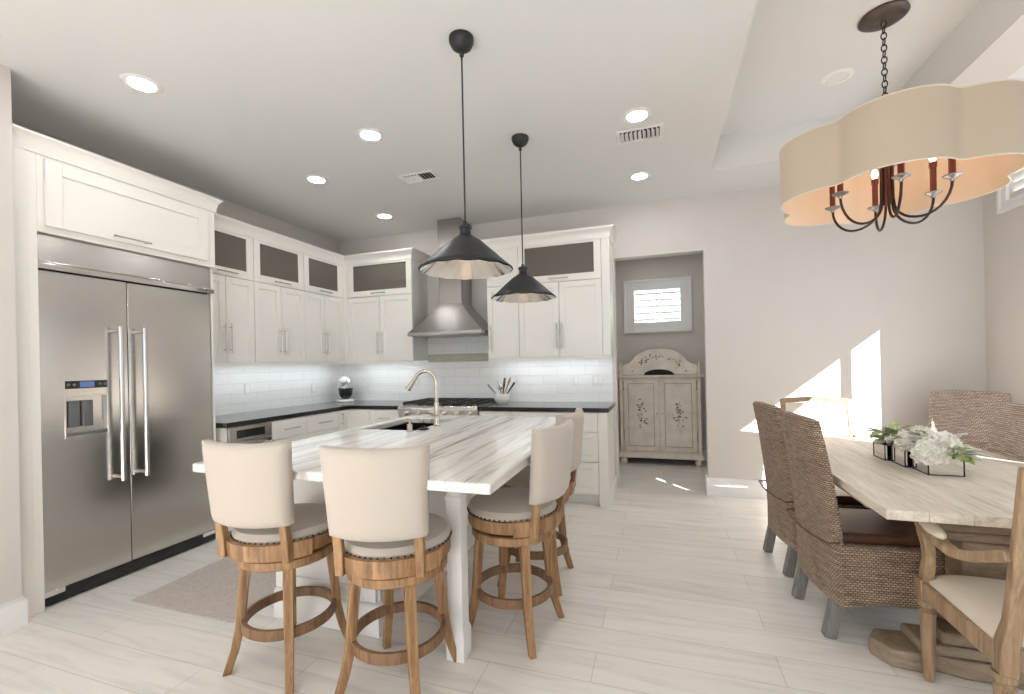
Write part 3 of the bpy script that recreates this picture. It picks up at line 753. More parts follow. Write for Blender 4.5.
def outlet(x, y, z, rz, label, dbl=False):
    t = thing('wall_outlet', label, 'outlet', (x, y, z), rz, 'outlets on the tiled backsplash')
    w = .058 if dbl else .036
    MB().box(-w, w, -.006, 0, -.058, .058).build('cover_plate', 'plug', t, bevel=.002)
    for xx in ((-.025, .025) if dbl else (0,)):
        MB().box(xx - .016, xx + .016, -.008, -.006, -.034, .034).build('socket', 'trim', t, bevel=.002)
yw = YB - .0085
outlet(-.857, yw, 1.149, 0, 'single white outlet on the tiles between crock and alcove')
outlet(-.622, yw, 1.147, 0, 'double white switch plate on the tiles closest to the alcove', True)
outlet(-2.80, yw, 1.15, 0, 'single white outlet on the tiles just beside the faucet arc')
outlet(-3.55, yw, 1.12, 0, 'single white outlet on the tiles behind the stand mixer')
outlet(XL + .0085, 3.391, 1.14, PI / 2, 'single white outlet on the left tiles under the middle wall cabinet')
outlet(XL + .0085, 4.283, 1.10, PI / 2, 'single white outlet on the left tiles close to the corner')

# ------------------------------------------------------------------ island
IX0, IX1, IY0, IY1, IZ = -2.03, -.575, 1.465, 3.42, .914
sx0, sx1, sy0, sy1 = -1.955, -1.535, 2.57, 3.17
t = thing('kitchen_island', 'white kitchen island with a thick veined marble top', 'island', (0, 0, 0))
c = MB(); z0, z1 = IZ - .04, IZ
xs = [IX0, sx0, sx1, IX1]; ys = [IY0, sy0, sy1, IY1]
gv = {}
for k, z in enumerate((z0, z1)):
    for i, x in enumerate(xs):
        for j, y in enumerate(ys): gv[i, j, k] = c.bm.verts.new((x, y, z))
for i in range(3):
    for j in range(3):
        if (i, j) == (1, 1): continue
        c.face([gv[i, j, 1], gv[i + 1, j, 1], gv[i + 1, j + 1, 1], gv[i, j + 1, 1]]); c.face([gv[i, j, 0], gv[i, j + 1, 0], gv[i + 1, j + 1, 0], gv[i + 1, j, 0]])
for i in range(3):
    c.face([gv[i, 0, 0], gv[i + 1, 0, 0], gv[i + 1, 0, 1], gv[i, 0, 1]]); c.face([gv[i, 3, 1], gv[i + 1, 3, 1], gv[i + 1, 3, 0], gv[i, 3, 0]])
    c.face([gv[0, i, 1], gv[0, i + 1, 1], gv[0, i + 1, 0], gv[0, i, 0]]); c.face([gv[3, i, 0], gv[3, i + 1, 0], gv[3, i + 1, 1], gv[3, i, 1]])
c.face([gv[1, 1, 0], gv[1, 1, 1], gv[2, 1, 1], gv[2, 1, 0]]); c.face([gv[1, 2, 1], gv[1, 2, 0], gv[2, 2, 0], gv[2, 2, 1]])
c.face([gv[1, 1, 1], gv[1, 1, 0], gv[1, 2, 0], gv[1, 2, 1]]); c.face([gv[2, 1, 0], gv[2, 1, 1], gv[2, 2, 1], gv[2, 2, 0]])
c.build('marble_top', 'marble', t, bevel=.006, seg=3)
BX0, BX1, BY0, BY1 = -2.0, -1.34, 1.87, 3.38
c = MB(); c.box(BX0 + .015, BX1 - .015, BY0 + .015, sy0 - .03, 0, z0); c.box(BX0 + .015, BX1 - .015, sy1 + .03, BY1 - .015, 0, z0)
c.box(BX0 + .015, sx0 - .03, sy0 - .03, sy1 + .03, 0, z0); c.box(sx1 + .03, BX1 - .015, sy0 - .03, sy1 + .03, 0, z0)
c.box(sx0 - .03, sx1 + .03, sy0 - .03, sy1 + .03, 0, .5)
c.build('cabinet_body', 'isl', t, smooth=False)
pr = [(0, 0), (.016, 0), (.016, .13), (.010, .155), (0, .16)]
c = sweep([(BX0 + .015, BY1 - .02), (BX0 + .015, BY0 + .015), (BX1 - .015, BY0 + .015), (BX1 - .015, BY1 - .02)], pr, 'plinth', 'isl', t)
# frieze under the slab + panels
def panel(parent, x0, x1, z0_, z1_, y, sgn=-1, fr=.07):
    c = MB()
    lo, hi = (y - .014, y) if sgn < 0 else (y, y + .014)
    c.box(x0, x0 + fr, lo, hi, z0_, z1_); c.box(x1 - fr, x1, lo, hi, z0_, z1_); c.box(x0 + fr, x1 - fr, lo, hi, z1_ - fr, z1_); c.box(x0 + fr, x1 - fr, lo, hi, z0_, z0_ + fr)
    return c
panel(t, BX0 + .015, BX1 - .015, .165, z0 - .002, BY0 + .015).build('end_panel', 'isl', t, bevel=.002)
cs = panel(t, BY0 + .02, BY1 - .02, .165, z0 - .002, 0, 1)
for v in cs.bm.verts: v.co = Vector((BX1 - .015 + v.co.y, v.co.x, v.co.z))
cs.build('side_panel', 'isl', t, bevel=.002)
# supporting posts
def post(x, y):
    h = .038; zt = z0 - .001
    c = MB()
    def sq(hw, z): return [(x - hw, y - hw, z), (x + hw, y - hw, z), (x + hw, y + hw, z), (x - hw, y + hw, z)]
    prof = [(.044, 0), (.044, .12), (.040, .135), (.036, .145), (.036, .72), (.040, .728), (.040, .738), (.033, .745), (.031, .765), (.040, .785), (.040, .80), (.036, .805), (.036, zt)]
    c.loft([sq(a, z) for a, z in prof])
    for sx_, sy_ in ((0, -1), (1, 0), (0, 1), (-1, 0)):
        a = .0365
        if sx_ == 0: c.box(x - .02, x + .02, min(y + sy_ * a, y + sy_ * .031), max(y + sy_ * a, y + sy_ * .031) + .0, .2, .68)
    c.build('post', 'isl', t, bevel=.002)
    c = MB().box(x - .05, x + .05, y - .05, y + .05, zt - .012, zt).build('post_capital', 'isl', t, bevel=.003)
post(-.90, 1.86); post(-.90, 3.30)
# sink basin as its own fixture
t = thing('sink', 'black undermount sink set into the marble island', 'sink', (0, 0, 0))
c = MB(); q = .012
c.box(sx0 - q, sx0, sy0 - q, sy1 + q, .66, z0 - .001); c.box(sx1, sx1 + q, sy0 - q, sy1 + q, .66, z0 - .001)
c.box(sx0, sx1, sy0 - q, sy0, .66, z0 - .001); c.box(sx0, sx1, sy1, sy1 + q, .66, z0 - .001); c.box(sx0 - q, sx1 + q, sy0 - q, sy1 + q, .65, .66)
c.build('basin', 'black', t)
MB().lathe([(0, .661), (.045, .661), (.045, .664), (.03, .663), (0, .6625)], ((sx0 + sx1) / 2, (sy0 + sy1) / 2, 0), 20).build('drain', 'chrome', t)
FXc, FYc = -1.485, 2.79
t = thing('faucet', 'tall brushed nickel gooseneck faucet beside the island sink', 'faucet', (FXc, FYc, IZ + .0005))
MB().lathe([(0, 0), (.027, 0), (.027, .008), (.022, .014), (.019, .02), (.0175, .10), (.0175, .16), (.014, .165), (0, .165)], (0, 0, 0), 20).build('base', 'nickel', t)
arc = [(0, 0, .16), (0, 0, .27)] + [(-.085 + .085 * math.cos(a), 0, .30 + .085 * math.sin(a)) for a in [PI * k / 12 for k in range(0, 11)]]
MB().tube(arc, .0130, 12).build('spout', 'nickel', t)
e = Vector(arc[-1]); d = (e - Vector(arc[-2])).normalized()
MB().tube([e, e + d * .02, e + d * .11], [.0135, .015, .02], 14).build('spray_head', 'nickel', t)
MB().tube([(0, 0, .07), (0, -.035, .075)], .013, 12).tube([(0, -.035, .075), (-.02, -.10, .11)], [.008, .006], 10).build('handle', 'nickel', t)
t = thing('soap_dispenser', 'short nickel soap dispenser at the near corner of the sink', 'soap dispenser', (-1.525, 2.50, IZ + .0005))
MB().lathe([(0, 0), (.018, 0), (.018, .05), (.0, .05)], (0, 0, 0), 18).build('base', 'nickel', t)
MB().tube([(0, 0, .05), (0, 0, .075)], .008).tube([(0, 0, .075), (-.05, .01, .07)], [.009, .007], 10).build('nozzle', 'nickel', t)
t = thing('sink_stopper', 'flat black sink stopper lying on the marble beside the faucet', 'sink stopper', (-1.495, 2.62, IZ + .0005))
MB().lathe([(0, 0), (.035, 0), (.038, .006), (.02, .012), (0, .014)], (0, 0, 0), 20).build('disc', 'blackm', t)
MB().lathe([(0, .013), (.008, .013), (.012, .024), (0, .028)], (0, 0, 0), 12).build('knob', 'blackm', t)
# rug
o = MB().box(-2.95, -2.16, 1.755, 3.25, .0005, .008).build('rug', 'rug', bevel=.003); tag(o, 'flat mauve-beige kitchen rug between refrigerator and island', 'rug')

# ------------------------------------------------------------------ bar stools
def make_stool(label, loc, rz, base_rz=0):
    t = thing('bar_stool', label, 'bar stool', loc, rz, 'swivel stools around the island')
    prof = [(0, .606), (.20, .606), (.220, .610), (.226, .625), (.213, .647), (.16, .664), (.08, .671), (0, .673)]
    cu = MB().lathe(prof, seg=40).build('seat_cushion', 'linen', t)
    c = MB()
    for k in range(56):
        a = 2 * PI * k / 56; c.sphere((.2265 * math.cos(a), .2265 * math.sin(a), .614), .0052, u=6, v=4)
    c.build('nailhead_trim', 'nail', cu)
    MB().lathe([(.14, .548), (.222, .548), (.225, .556), (.225, .606), (.14, .606)], seg=40, closed_prof=True).build('seat_rim', 'oak', t, bevel=.002)
    MB().lathe([(0, .530), (.16, .530), (.16, .548), (0, .548)], seg=24).build('swivel_plate', 'blackm', t)
    MB().lathe([(.13, .486), (.203, .486), (.210, .494), (.210, .524), (.203, .530), (.13, .530)], seg=40, closed_prof=True).build('base_ring', 'oak', t)
    c = MB(); c.lathe([(.228, .545), (.244, .545), (.248, .575), (.248, .612), (.228, .614)], seg=24, closed_prof=True, a0=PI * 1.16, a1=PI * 1.84); c.build('back_rail', 'oak', t)
    for s in (-1, 1):
        MB().beam([(s * .158, -.196, .54), (s * .158, -.204, .63), (s * .158, -.216, .715)], (1, 0, 0), .034, .03).build('back_post', 'oak', t, bevel=.003)
    def surf(off):
        def f(u, v):
            x = (u - .5) * 2; hw = .188 + .018 * v
            z = .694 + .343 * v + .006 * (1 - v) * (x * x) + .006 * v * (x * x)
            y = -.250 + .045 * x * x - .03 * v + off
            edge = min(1, (1 - abs(x)) * 9) ; edge2 = min(1, min(v, 1 - v) * 11)
            puff = .013 * math.sqrt(max(0, min(edge, edge2)))
            return (x * hw, y + (puff if off > 0 else -puff), z)
        return f
    MB().slab(surf(.017), surf(-.017), 20, 18).build('backrest', 'linen', t, bevel=0, ang=80)
    for k in range(4):
        a = PI / 4 + k * PI / 2; u = Vector((math.cos(a), math.sin(a), 0))
        pts = [u * .172 + Vector((0, 0, .49)), u * .188 + Vector((0, 0, .34)), u * .20 + Vector((0, 0, .2)), u * .222 + Vector((0, 0, .1)), u * .255 + Vector((0, 0, .0))]
        rings = []
        sd = Vector((-u.y, u.x, 0))
        for p, w in zip(pts, (.042, .040, .038, .035, .032)):
            rings.append([p + sd * w / 2 * a1 + u * w / 2 * b1 for a1, b1 in ((-1, -1), (1, -1), (1, 1), (-1, 1))])
        MB().loft(rings).build('leg', 'oak', t, bevel=.004)
    MB().lathe([(.178, .19), (.197, .19), (.197, .235), (.178, .235)], seg=40, closed_prof=True).build('foot_ring', 'oak_dk', t, bevel=.003)
    return t
st = make_stool('cream and oak swivel stool at the island end, closer to the refrigerator', (-1.645, 1.63, 0), math.radians(5))
s2 = dup(st, (-1.075, 1.645, 0), math.radians(14), 'cream and oak swivel stool at the island end, beside the corner post')
s3 = dup(st, (-.725, 2.150, 0), math.radians(80), 'cream and oak swivel stool on the long side of the island, beside the corner post')
s4 = dup(st, (-.755, 2.69, 0), math.radians(84), 'cream and oak swivel stool on the long island side, partly hidden behind another stool')
for o, br_ in ((st, -2), (s2, 2), (s3, -9), (s4, 0)):      # the seats swivel, the legs stay square
    for ch in o.children:
        if ch.name.split('.')[0] in ('leg', 'foot_ring', 'base_ring'): ch.rotation_euler[2] = math.radians(br_) - o.rotation_euler[2]

# ------------------------------------------------------------------ pendants
def pendant(label, x, y):
    t = thing('pendant_lamp', label, 'pendant lamp', (x, y, HC), 0, 'pendant lamps over the island')
    MB().lathe([(0, -.001), (.062, -.001), (.062, -.02), (.05, -.045), (.028, -.062), (.012, -.068), (0, -.07)], seg=28).build('canopy', 'pend', t)
    MB().sphere((0, 0, -.085), .012).tube([(0, 0, -.07), (0, 0, -.11)], .005).build('hook', 'pend', t)
    MB().tube([(0, 0, -.10), (0, 0, -.925)], .0045, 8).build('rod', 'pend', t)
    MB().lathe([(0, -.915), (.010, -.915), (.012, -.928), (.032, -.936), (.034, -.95), (.027, -.955), (.029, -.988), (.040, -.998), (0, -.998)], seg=24).build('socket_cap', 'pend', t)
    # pleated cone: outer skin with fluted rim, inner mercury skin
    def cone(off, zo, flute):
        c = MB(); rings = []
        n = 64
        for (r, z) in [(.032, -.985), (.08, -1.018), (.14, -1.072), (.20, -1.128), (.234, -1.156)]:
            ring = []
            for k in range(n):
                a = 2 * PI * k / n
                rr = r - off
                ring.append((rr * math.cos(a), rr * math.sin(a), z + zo + (flute * math.cos(14 * a) * (r / .23) ** 3)))
            rings.append(ring)
        c.loft(rings, cap=False); return c
    sh = cone(0, 0, .0022).build('shade', 'pend', t, ang=60, solid=.002)
    cone(.006, -.003, .0022).build('liner', 'pend_in', sh, ang=20)
    MB().sphere((0, 0, -1.07), .028, 1, 1, 1.2).tube([(0, 0, -.99), (0, 0, -1.04)], .014).build('bulb', 'bulb', t)
    return t
pd = pendant('black cone pendant lamp hanging over the seating end of the island', -.905, 2.04)
dup(pd, (-.92, 3.075, HC), .3, 'black cone pendant lamp hanging in front of the wide wall cabinet')

# ------------------------------------------------------------------ dining table
t = thing('dining_table', 'rectangular whitewashed oak trestle dining table', 'dining table', (0, 0, 0))
TX0, TX1, TY0, TY1 = .80, 1.84, 2.03, 3.80
c = MB()
n = 8
for i in range(n):
    a = TX0 + .0 + (TX1 - TX0) * i / n; b = TX0 + (TX1 - TX0) * (i + 1) / n
    c.box(a + (.0006 if i else 0), b - (.0006 if i < n - 1 else 0), TY0, TY1, .722, .76)
c.build('tabletop', 'table', t, bevel=.0012, seg=1)
c = MB()
def arch(u0, u1, nn, zlo, zhi):
    P = [(u0, zhi)]; 
    for k in range(nn + 1):
        s = k / nn; u = u0 + (u1 - u0) * s
        P.append((u, zlo + (zhi - zlo - .02) * max(0, 1 - ((s - .5) / .38) ** 2) ** .5 if abs(s - .5) < .38 else zlo))
    P.append((u1, zhi)); return P
# shallow shaped apron rails
for x in (TX0 + .03, TX1 - .055): c.box(x, x + .025, TY0 + .25, TY1 - .25, .69, .7215)
for y in (TY0 + .22, TY1 - .245): c.box(TX0 + .06, TX1 - .06, y, y + .025, .69, .7215)
c.build('apron', 'table_e', t, bevel=.004)
for yc in (2.405, 2.975):
    # shaped foot
    poly = []
    xa, xb = .87, 1.77; hw = .098
    poly = [(xa, yc), (xa + .05, yc - hw * .9), (xa + .16, yc - hw), (xa + .22, yc - hw * .75), (xa + .3, yc - hw), (xb - .3, yc - hw), (xb - .22, yc - hw * .75), (xb - .16, yc - hw), (xb - .05, yc - hw * .9), (xb, yc)]
    poly += [(x, 2 * yc - y) for x, y in reversed(poly[1:-1])]
    MB().prism(poly, lambda u, v, d: (u, v, d), .0, .075).build('foot', 'pedestal', t, bevel=.012, seg=3)
    c = MB(); xm = (xa + xb) / 2
    for hw_, y_, z0_, z1_ in ((.30, .085, .075, .12), (.22, .075, .12, .17), (.14, .07, .17, .56), (.20, .075, .56, .60), (.27, .08, .60, .645), (.34, .085, .645, .721)):
        c.box(xm - hw_, xm + hw_, yc - y_, yc + y_, z0_, z1_)
    c.build('pedestal', 'pedestal', t, bevel=.014, seg=3)
MB().box(1.27, 1.37, 2.45, 2.93, .22, .32).build('stretcher', 'pedestal', t, bevel=.006)

# ------------------------------------------------------------------ wicker chairs
def make_wicker(label, loc, rz, wk='wick', group='wicker dining chairs'):
    t = thing('wicker_chair', label, 'dining chair', loc, rz, group)
    W_ = .47
    def back(off):
        def f(u, v):
            x = (u - .5) * 2; z = .175 + .85 * v
            hw = W_ / 2 - .005 - .025 * v ** 1.5
            y = -.24 - .115 * max(0, v - .15) ** 1.6 + .02 * x * x + off
            if v < .3: y += .0
            return (x * hw, y, z + .008 * (1 - x * x) * v)
        return f
    b = MB().slab(back(.022), back(-.022), 10, 20).build('backrest', wk, t, bevel=.006)
    # braided rim along the side and top edges
    f0 = back(0)
    pts = [f0(0, v / 16) for v in range(17)] + [f0(u / 8, 1) for u in range(1, 9)] + [f0(1, 1 - v / 16) for v in range(1, 17)]
    MB().tube(pts, .0175, 8).build('braided_rim', wk, b)
    c = MB(); n = 12
    def apr(x0, y0, x1, y1):
        fa = lambda u, v: (x0 + (x1 - x0) * u, y0 + (y1 - y0) * u, (.175 + .03 * math.sin(PI * u) + (.28 - .03 * math.sin(PI * u)) * v))
        return fa
    hw = W_ / 2 - .008
    sides = [((-hw, -.235), (-hw, .25)), ((-hw, .25), (hw, .25)), ((hw, .25), (hw, -.235))]
    for (a, b_) in sides:
        d = Vector((b_[0] - a[0], b_[1] - a[1])).normalized(); nn = Vector((-d.y, d.x)) * .012
        f1 = apr(a[0] + nn.x, a[1] + nn.y, b_[0] + nn.x, b_[1] + nn.y); f2 = apr(a[0] - nn.x, a[1] - nn.y, b_[0] - nn.x, b_[1] - nn.y)
        c.slab(f1, f2, 12, 4)
    c.box(-hw + .01, hw - .01, -.23, .245, .43, .455)
    s = c.build('seat_base', wk, t, bevel=.003)
    c = MB()
    for (a, b_) in sides:
        f1 = apr(a[0], a[1], b_[0], b_[1]); c.tube([f1(k / 12, 0) for k in range(13)], .0125, 8)
    c.build('braided_rim', wk, s)
    cu = MB().box(-.205, .205, -.21, .245, .456, .505).build('seat_cushion', 'leather', t, bevel=.018, seg=4)
    c = MB()
    for sx in (-1, 1): c.tube([(sx * .20, -.19, .48), (sx * .246, -.24, .474), (sx * .246, -.285, .47)], .0055, 8)
    c.tube([(.246, -.285, .47), (.12, -.30, .462), (0, -.302, .458), (-.12, -.30, .462), (-.246, -.285, .47)], .0055, 8)
    c.build('tie_strap', 'leather', cu)
    for sx in (-1, 1):
        MB().beam([(sx * .19, .21, .22), (sx * .19, .215, 0)], (1, 0, 0), .048, .048).build('leg', 'grey_wood', t, bevel=.003)
        MB().beam([(sx * .18, -.212, .24), (sx * .18, -.262, 0)], (1, 0, 0), .048, .05).build('leg', 'grey_wood', t, bevel=.003)
    return t
w1 = make_wicker('brown wicker chair with a leather cushion, closer to the armchair on the alcove side', (.985, 2.70, 0), math.radians(-84))
dup(w1, (.965, 3.33, 0), math.radians(-84), 'brown wicker chair on the alcove side of the table, farther from the armchair')
w2 = make_wicker('pale grey wicker chair standing in the corner of the room beyond the table', (2.13, 4.18, 0), math.radians(147), 'wickg')
dup(w2, (1.615, 3.26, 0), math.radians(86), 'pale grey wicker chair at the window side of the table')

# ------------------------------------------------------------------ armchairs
def make_armchair(label, loc, rz):
    t = thing('armchair', label, 'armchair', loc, rz, 'carved oak armchairs at the table ends')
    hw, dp = .29, .25
    legp = [(.0, 0), (.014, 0), (.018, .01), (.022, .12), (.026, .27), (.028, .285), (.020, .292), (.020, .30), (.030, .308), (.030, .33), (.0, .33)]
    for sx in (-1, 1):
        lg = MB().lathe(legp, (sx * (hw - .03), dp - .03, 0), 16).build('leg', 'oakp', t)
        MB().box(sx * (hw - .03) - .031, sx * (hw - .03) + .031, dp - .061, dp + .001, .33, .42).build('corner_block', 'oakp', lg, bevel=.004)
        rl = MB().lathe(legp, (sx * (hw - .05), -dp + .02, 0), 16).build('leg', 'oakp', t)
    c = MB()
    c.box(-hw + .061, hw - .061, dp - .045, dp - .008, .345, .415); c.box(-hw + .04, hw - .04, -dp, -dp + .035, .345, .415)
    for s in (-1, 1): c.beam([(s * (hw - .045), -dp + .02, .38), (s * (hw - .02), dp - .055, .38)], (0, 0, 1), .07, .034)
    c.build('seat_rail', 'oakp', t, bevel=.006, seg=3)
    MB().slab(lambda u, v: ((u - .5) * 2 * (hw - .02 - .02 * (1 - v)), -dp + .03 + (2 * dp - .045) * v, .425 + .05 * (max(0, 1 - abs(2 * u - 1) ** 4) * max(0, 1 - abs(2 * v - 1) ** 4)) ** .5),
              lambda u, v: ((u - .5) * 2 * (hw - .02 - .02 * (1 - v)), -dp + .03 + (2 * dp - .045) * v, .41), 12, 12).build('seat_cushion', 'linen_w', t, ang=70)
    # back
    def bk(z): return -dp + .015 - .17 * max(0, (z - .38)) * (1 + .0 * z)
    bf = None
    for s in (-1, 1):
        zz = [.33, .42, .5, .6, .8, 1.0]
        MB().beam([(s * (hw - .05 - .01 * (z > .45)), bk(z), z) for z in zz], (1, 0, 0), [.046, .046, .04, .038, .036, .036], [.05, .05, .04, .034, .03, .028]).build('back_stile', 'oakp', t, bevel=.006, seg=3)
    for z, h, nm in ((.555, .035, 'lower_back_rail'), (.985, .04, 'crest_rail')):
        c = MB()
        nn = 10; pts = [((k / nn - .5) * 2 * (hw - .06), bk(z) - .025 * (1 - (2 * k / nn - 1) ** 2), z + (.012 * (1 - (2 * k / nn - 1) ** 2) if z > .9 else 0)) for k in range(nn + 1)]
        c.beam(pts, (0, 0, 1), h, .028)
        c.build(nm, 'oakp', t, bevel=.005, seg=3)
    def pad(off):
        def f(u, v):
            x = (u - .5) * 2; z = .575 + .395 * v
            e = (max(0, 1 - abs(x) ** 5) * max(0, 1 - abs(2 * v - 1) ** 5)) ** .5
            return (x * (hw - .078), bk(z) - .025 * (1 - x * x) + off + (.014 * e if off > 0 else -.006 * e), z)
        return f
    MB().slab(pad(.008), pad(-.008), 12, 12).build('back_cushion', 'linen_w', t, ang=70)
    for s in (-1, 1):
        P = [(s * (hw - .03), dp - .035, .40), (s * (hw - .022), dp - .055, .46), (s * (hw - .012), dp - .10, .52), (s * (hw - .004), dp - .115, .58), (s * (hw - .0), dp - .10, .63), (s * hw, dp - .075, .655)]
        MB().beam(P, (1, 0, 0), [.042, .038, .034, .034, .038, .036], [.05, .045, .042, .046, .05, .03]).build('arm_support', 'oakp', t, bevel=.006, seg=3)
        A = [(s * hw, dp - .07, .655), (s * (hw + .002), dp - .14, .655), (s * (hw + .002), dp - .22, .64), (s * (hw - .006), dp - .30, .63), (s * (hw - .02), dp - .38, .65), (s * (hw - .04), bk(.72) + .0, .72)]
        MB().beam(A, (1, 0, 0), [.045, .048, .044, .036, .032, .03], [.022, .028, .032, .034, .034, .034]).build('arm', 'oakp', t, bevel=.006, seg=3)
        MB().sphere((s * (hw + .002), dp - .165, .667), .1, .24, .95, .24, 16, 10).build('arm_pad', 'linen_w', t)
    return t
ac = make_armchair('carved oak armchair with an ivory seat, at the near end of the table', (1.27, 2.03, 0), math.radians(-4))
dup(ac, (1.19, 3.86, 0), math.radians(180), 'carved oak armchair with an ivory back, at the wall end of the table')

# ------------------------------------------------------------------ flowers
def vase(label, x, y, rz=0):
    t = thing('flower_vase', label, 'vase', (x, y, .7605), rz, 'square mirrored vases on the table')
    h, s = .082, .068
    c = MB(); q = .004
    c.box(-s, s, -s, -s + q, 0, h); c.box(-s, s, s - q, s, 0, h); c.box(-s, -s + q, -s + q, s - q, 0, h); c.box(s - q, s, -s + q, s - q, 0, h); c.box(-s + q, s - q, -s + q, s - q, 0, q)
    c.build('glass_body', 'mirror', t)
    c = MB(); e = .0022
    for a in (-1, 1):
        for b in (-1, 1): c.box(a * s - e, a * s + e, b * s - e, b * s + e, 0, h + .001)
        c.box(-s, s, a * s - e, a * s + e, -.0, .004); c.box(a * s - e, a * s + e, -s, s, 0, .004)
    c.build('dark_edging', 'bronze', t)
vp = [(1.285, 2.725), (1.262, 2.885), (1.24, 3.045)]
vase('square mirrored vase of white flowers, the one closest to the armchair', *vp[0]); vase('square mirrored vase of flowers, middle one of the three', *vp[1]); vase('square mirrored vase of flowers, the one closest to the wall', *vp[2])
def bloom_mesh(r, n=46, seed=0):
    rnd = random.Random(seed); c = MB()
    for k in range(n):
        zz = 1 - 1.55 * (k + .5) / n; a = k * 2.39996; rr = math.sqrt(max(0, 1 - zz * zz))
        d = Vector((rr * math.cos(a), rr * math.sin(a), zz)); p = d * r * rnd.uniform(.8, 1.0)
        tng = d.cross(Vector((0, 0, 1)) if abs(d.z) < .95 else Vector((1, 0, 0))).normalized(); bt = d.cross(tng)
        s = r * rnd.uniform(.36, .52); tw = rnd.uniform(0, PI)
        t1 = tng * math.cos(tw) + bt * math.sin(tw); t2 = d.cross(t1)
        def f(off):
            return lambda u, v: p + t1 * (u - .5) * 2 * s * (1 - .35 * abs(2 * v - 1) ** 2) + t2 * (v - .5) * 2 * s * (1 - .3 * abs(2 * u - 1) ** 2) + d * (.38 * s * ((2 * u - 1) ** 2 + (2 * v - 1) ** 2) + off)
        c.slab(f(.0009), f(-.0009), 4, 4)
    return c
def sprig(c, p, az, el, L, wd, rnd, lobed=False):
    d = Vector((math.cos(az) * math.cos(el), math.sin(az) * math.cos(el), math.sin(el))); sd = d.cross(Vector((0, 0, 1))).normalized(); up = sd.cross(d)
    def f(off):
        def g(u, v):
            x = (u - .5) * 2; w = wd * math.sin(PI * min(1, v * .93 + .04)) ** .7
            if lobed: w *= .62 + .38 * abs(math.cos(v * PI * 3.5))
            return p + d * L * v + sd * x * w + up * (-.25 * L * v * v + .25 * wd * x * x + off)
        return g
    c.slab(f(.0007), f(-.0007), 4, 10 if lobed else 6)
lbl = ['near', 'middle', 'far']
where = ['the vase closest to the armchair', 'the middle vase', 'the vase closest to the wall']
spec = [[((-.045, -.035, .10), .056), ((.018, .0, .13), .058), ((-.03, .055, .115), .046), ((.055, .05, .12), .040)], [((-.03, -.03, .125), .052), ((.04, .02, .145), .048)], [((.02, .01, .13), .038)]]
for vi, (x, y) in enumerate(vp):
    for k, (o, r) in enumerate(spec[vi]):
        b = bloom_mesh(r, 42, vi * 10 + k).build('white_blossom', 'petal', ang=60)
        b.location = (x + o[0], y + o[1], .76 + o[2]); tag(b, 'full white ruffled blossom in ' + where[vi], 'flower', 'white blossoms in ' + where[vi])
    for kind, mt, nl, lobed in (('green_foliage', 'leafg', (8, 9, 20)[vi], False), ('silver_foliage', 'leafs', (18, 14, 26)[vi], True)):
        rnd = random.Random(vi * 5 + lobed); c = MB()
        for k in range(nl):
            az = rnd.uniform(0, 2 * PI); ln = rnd.uniform(.07, .115) * (1.15 if lobed else 1)
            p = Vector((rnd.uniform(-.035, .035), rnd.uniform(-.035, .035), rnd.uniform(.095, .15)))
            sprig(c, p, az, rnd.uniform(-.1, .85), ln, rnd.uniform(.022, .036), rnd, lobed)
            c.tube([Vector((p.x * .5, p.y * .5, .012)), p], .0018, 5)
        if vi == 0:
            for az, el, ln in ((.1, .35, .13), (-.25, .2, .14), (.5, .5, .12), (-.7, .1, .11), (0.3, .15, .13)) if lobed else ((-1.3, .0, .09), (-1.0, -.1, .1), (-1.6, .1, .09), (-.6, .1, .09)):
                sprig(c, Vector((.03, -.03, .10)), az, el, ln, .034, rnd, lobed)
        o = c.build(kind, mt, ang=50); o.location = (x, y, .7605); o['kind'] = 'stuff'
        tag(o, ('bright green leaves' if not lobed else 'silvery lobed leaves') + ' filling ' + where[vi], 'foliage')

# ------------------------------------------------------------------ chandelier
HX, HY = 1.24, 3.06
t = thing('chandelier', 'six-arm dark bronze chandelier with a large scalloped beige drum shade over the dining table', 'chandelier', (HX, HY, 0), 0)
zb0, zt0 = 2.235, 2.565
def outline(n=240, off=0):
    P = []
    for k in range(n):
        a = 2 * PI * k / n; d = Vector((math.cos(a), math.sin(a))); best = 0
        for q in range(6):
            th = math.radians(13 + 60 * q); cx, cy, r = .295 * math.cos(th), .295 * math.sin(th), .25
            cvec = Vector((cx, cy)); bq = d.dot(cvec); disc = bq * bq - (cvec.length_squared - r * r)
            if disc >= 0: best = max(best, bq + math.sqrt(disc))
        P.append(best)
    P = [sum(P[(k + q) % n] * w for q, w in zip(range(-3, 4), (1, 2, 3, 4, 3, 2, 1))) / 16 for k in range(n)]
    return [Vector((math.cos(2 * PI * k / n), math.sin(2 * PI * k / n))) * (P[k] - off) for k in range(n)]
c = MB(); P = outline(); Q = outline(off=.003)
c.loft([[(p.x, p.y, z) for p in P] for z in (zb0, (zb0 + zt0) / 2, zt0)], cap=False); c.loft([[(p.x, p.y, z) for p in Q] for z in (zb0, (zb0 + zt0) / 2, zt0)], mi=1, cap=False)
for z in (zb0, zt0):
    a = [c.bm.verts.new((p.x, p.y, z)) for p in P]; b = [c.bm.verts.new((p.x, p.y, z)) for p in Q]
    for i in range(len(a)): c.face([a[i], a[(i + 1) % len(a)], b[(i + 1) % len(a)], b[i]])
sh = c.build('drum_shade', ['shade', 'lining'], t, ang=50)
for p in sh.data.polygons: pass
c = MB()
for z in (zb0, zt0): c.tube([(p.x, p.y, z) for p in P] + [(P[0].x, P[0].y, z)], .0035, 6)
c.build('shade_trim', 'linen_w', sh)
MB().lathe([(0, tz - .001), (.112, tz - .001), (.115, tz - .012), (.10, tz - .022), (.02, tz - .026), (0, tz - .026)], (0, 0, 0), 36).build('canopy', 'brz_plate', t)
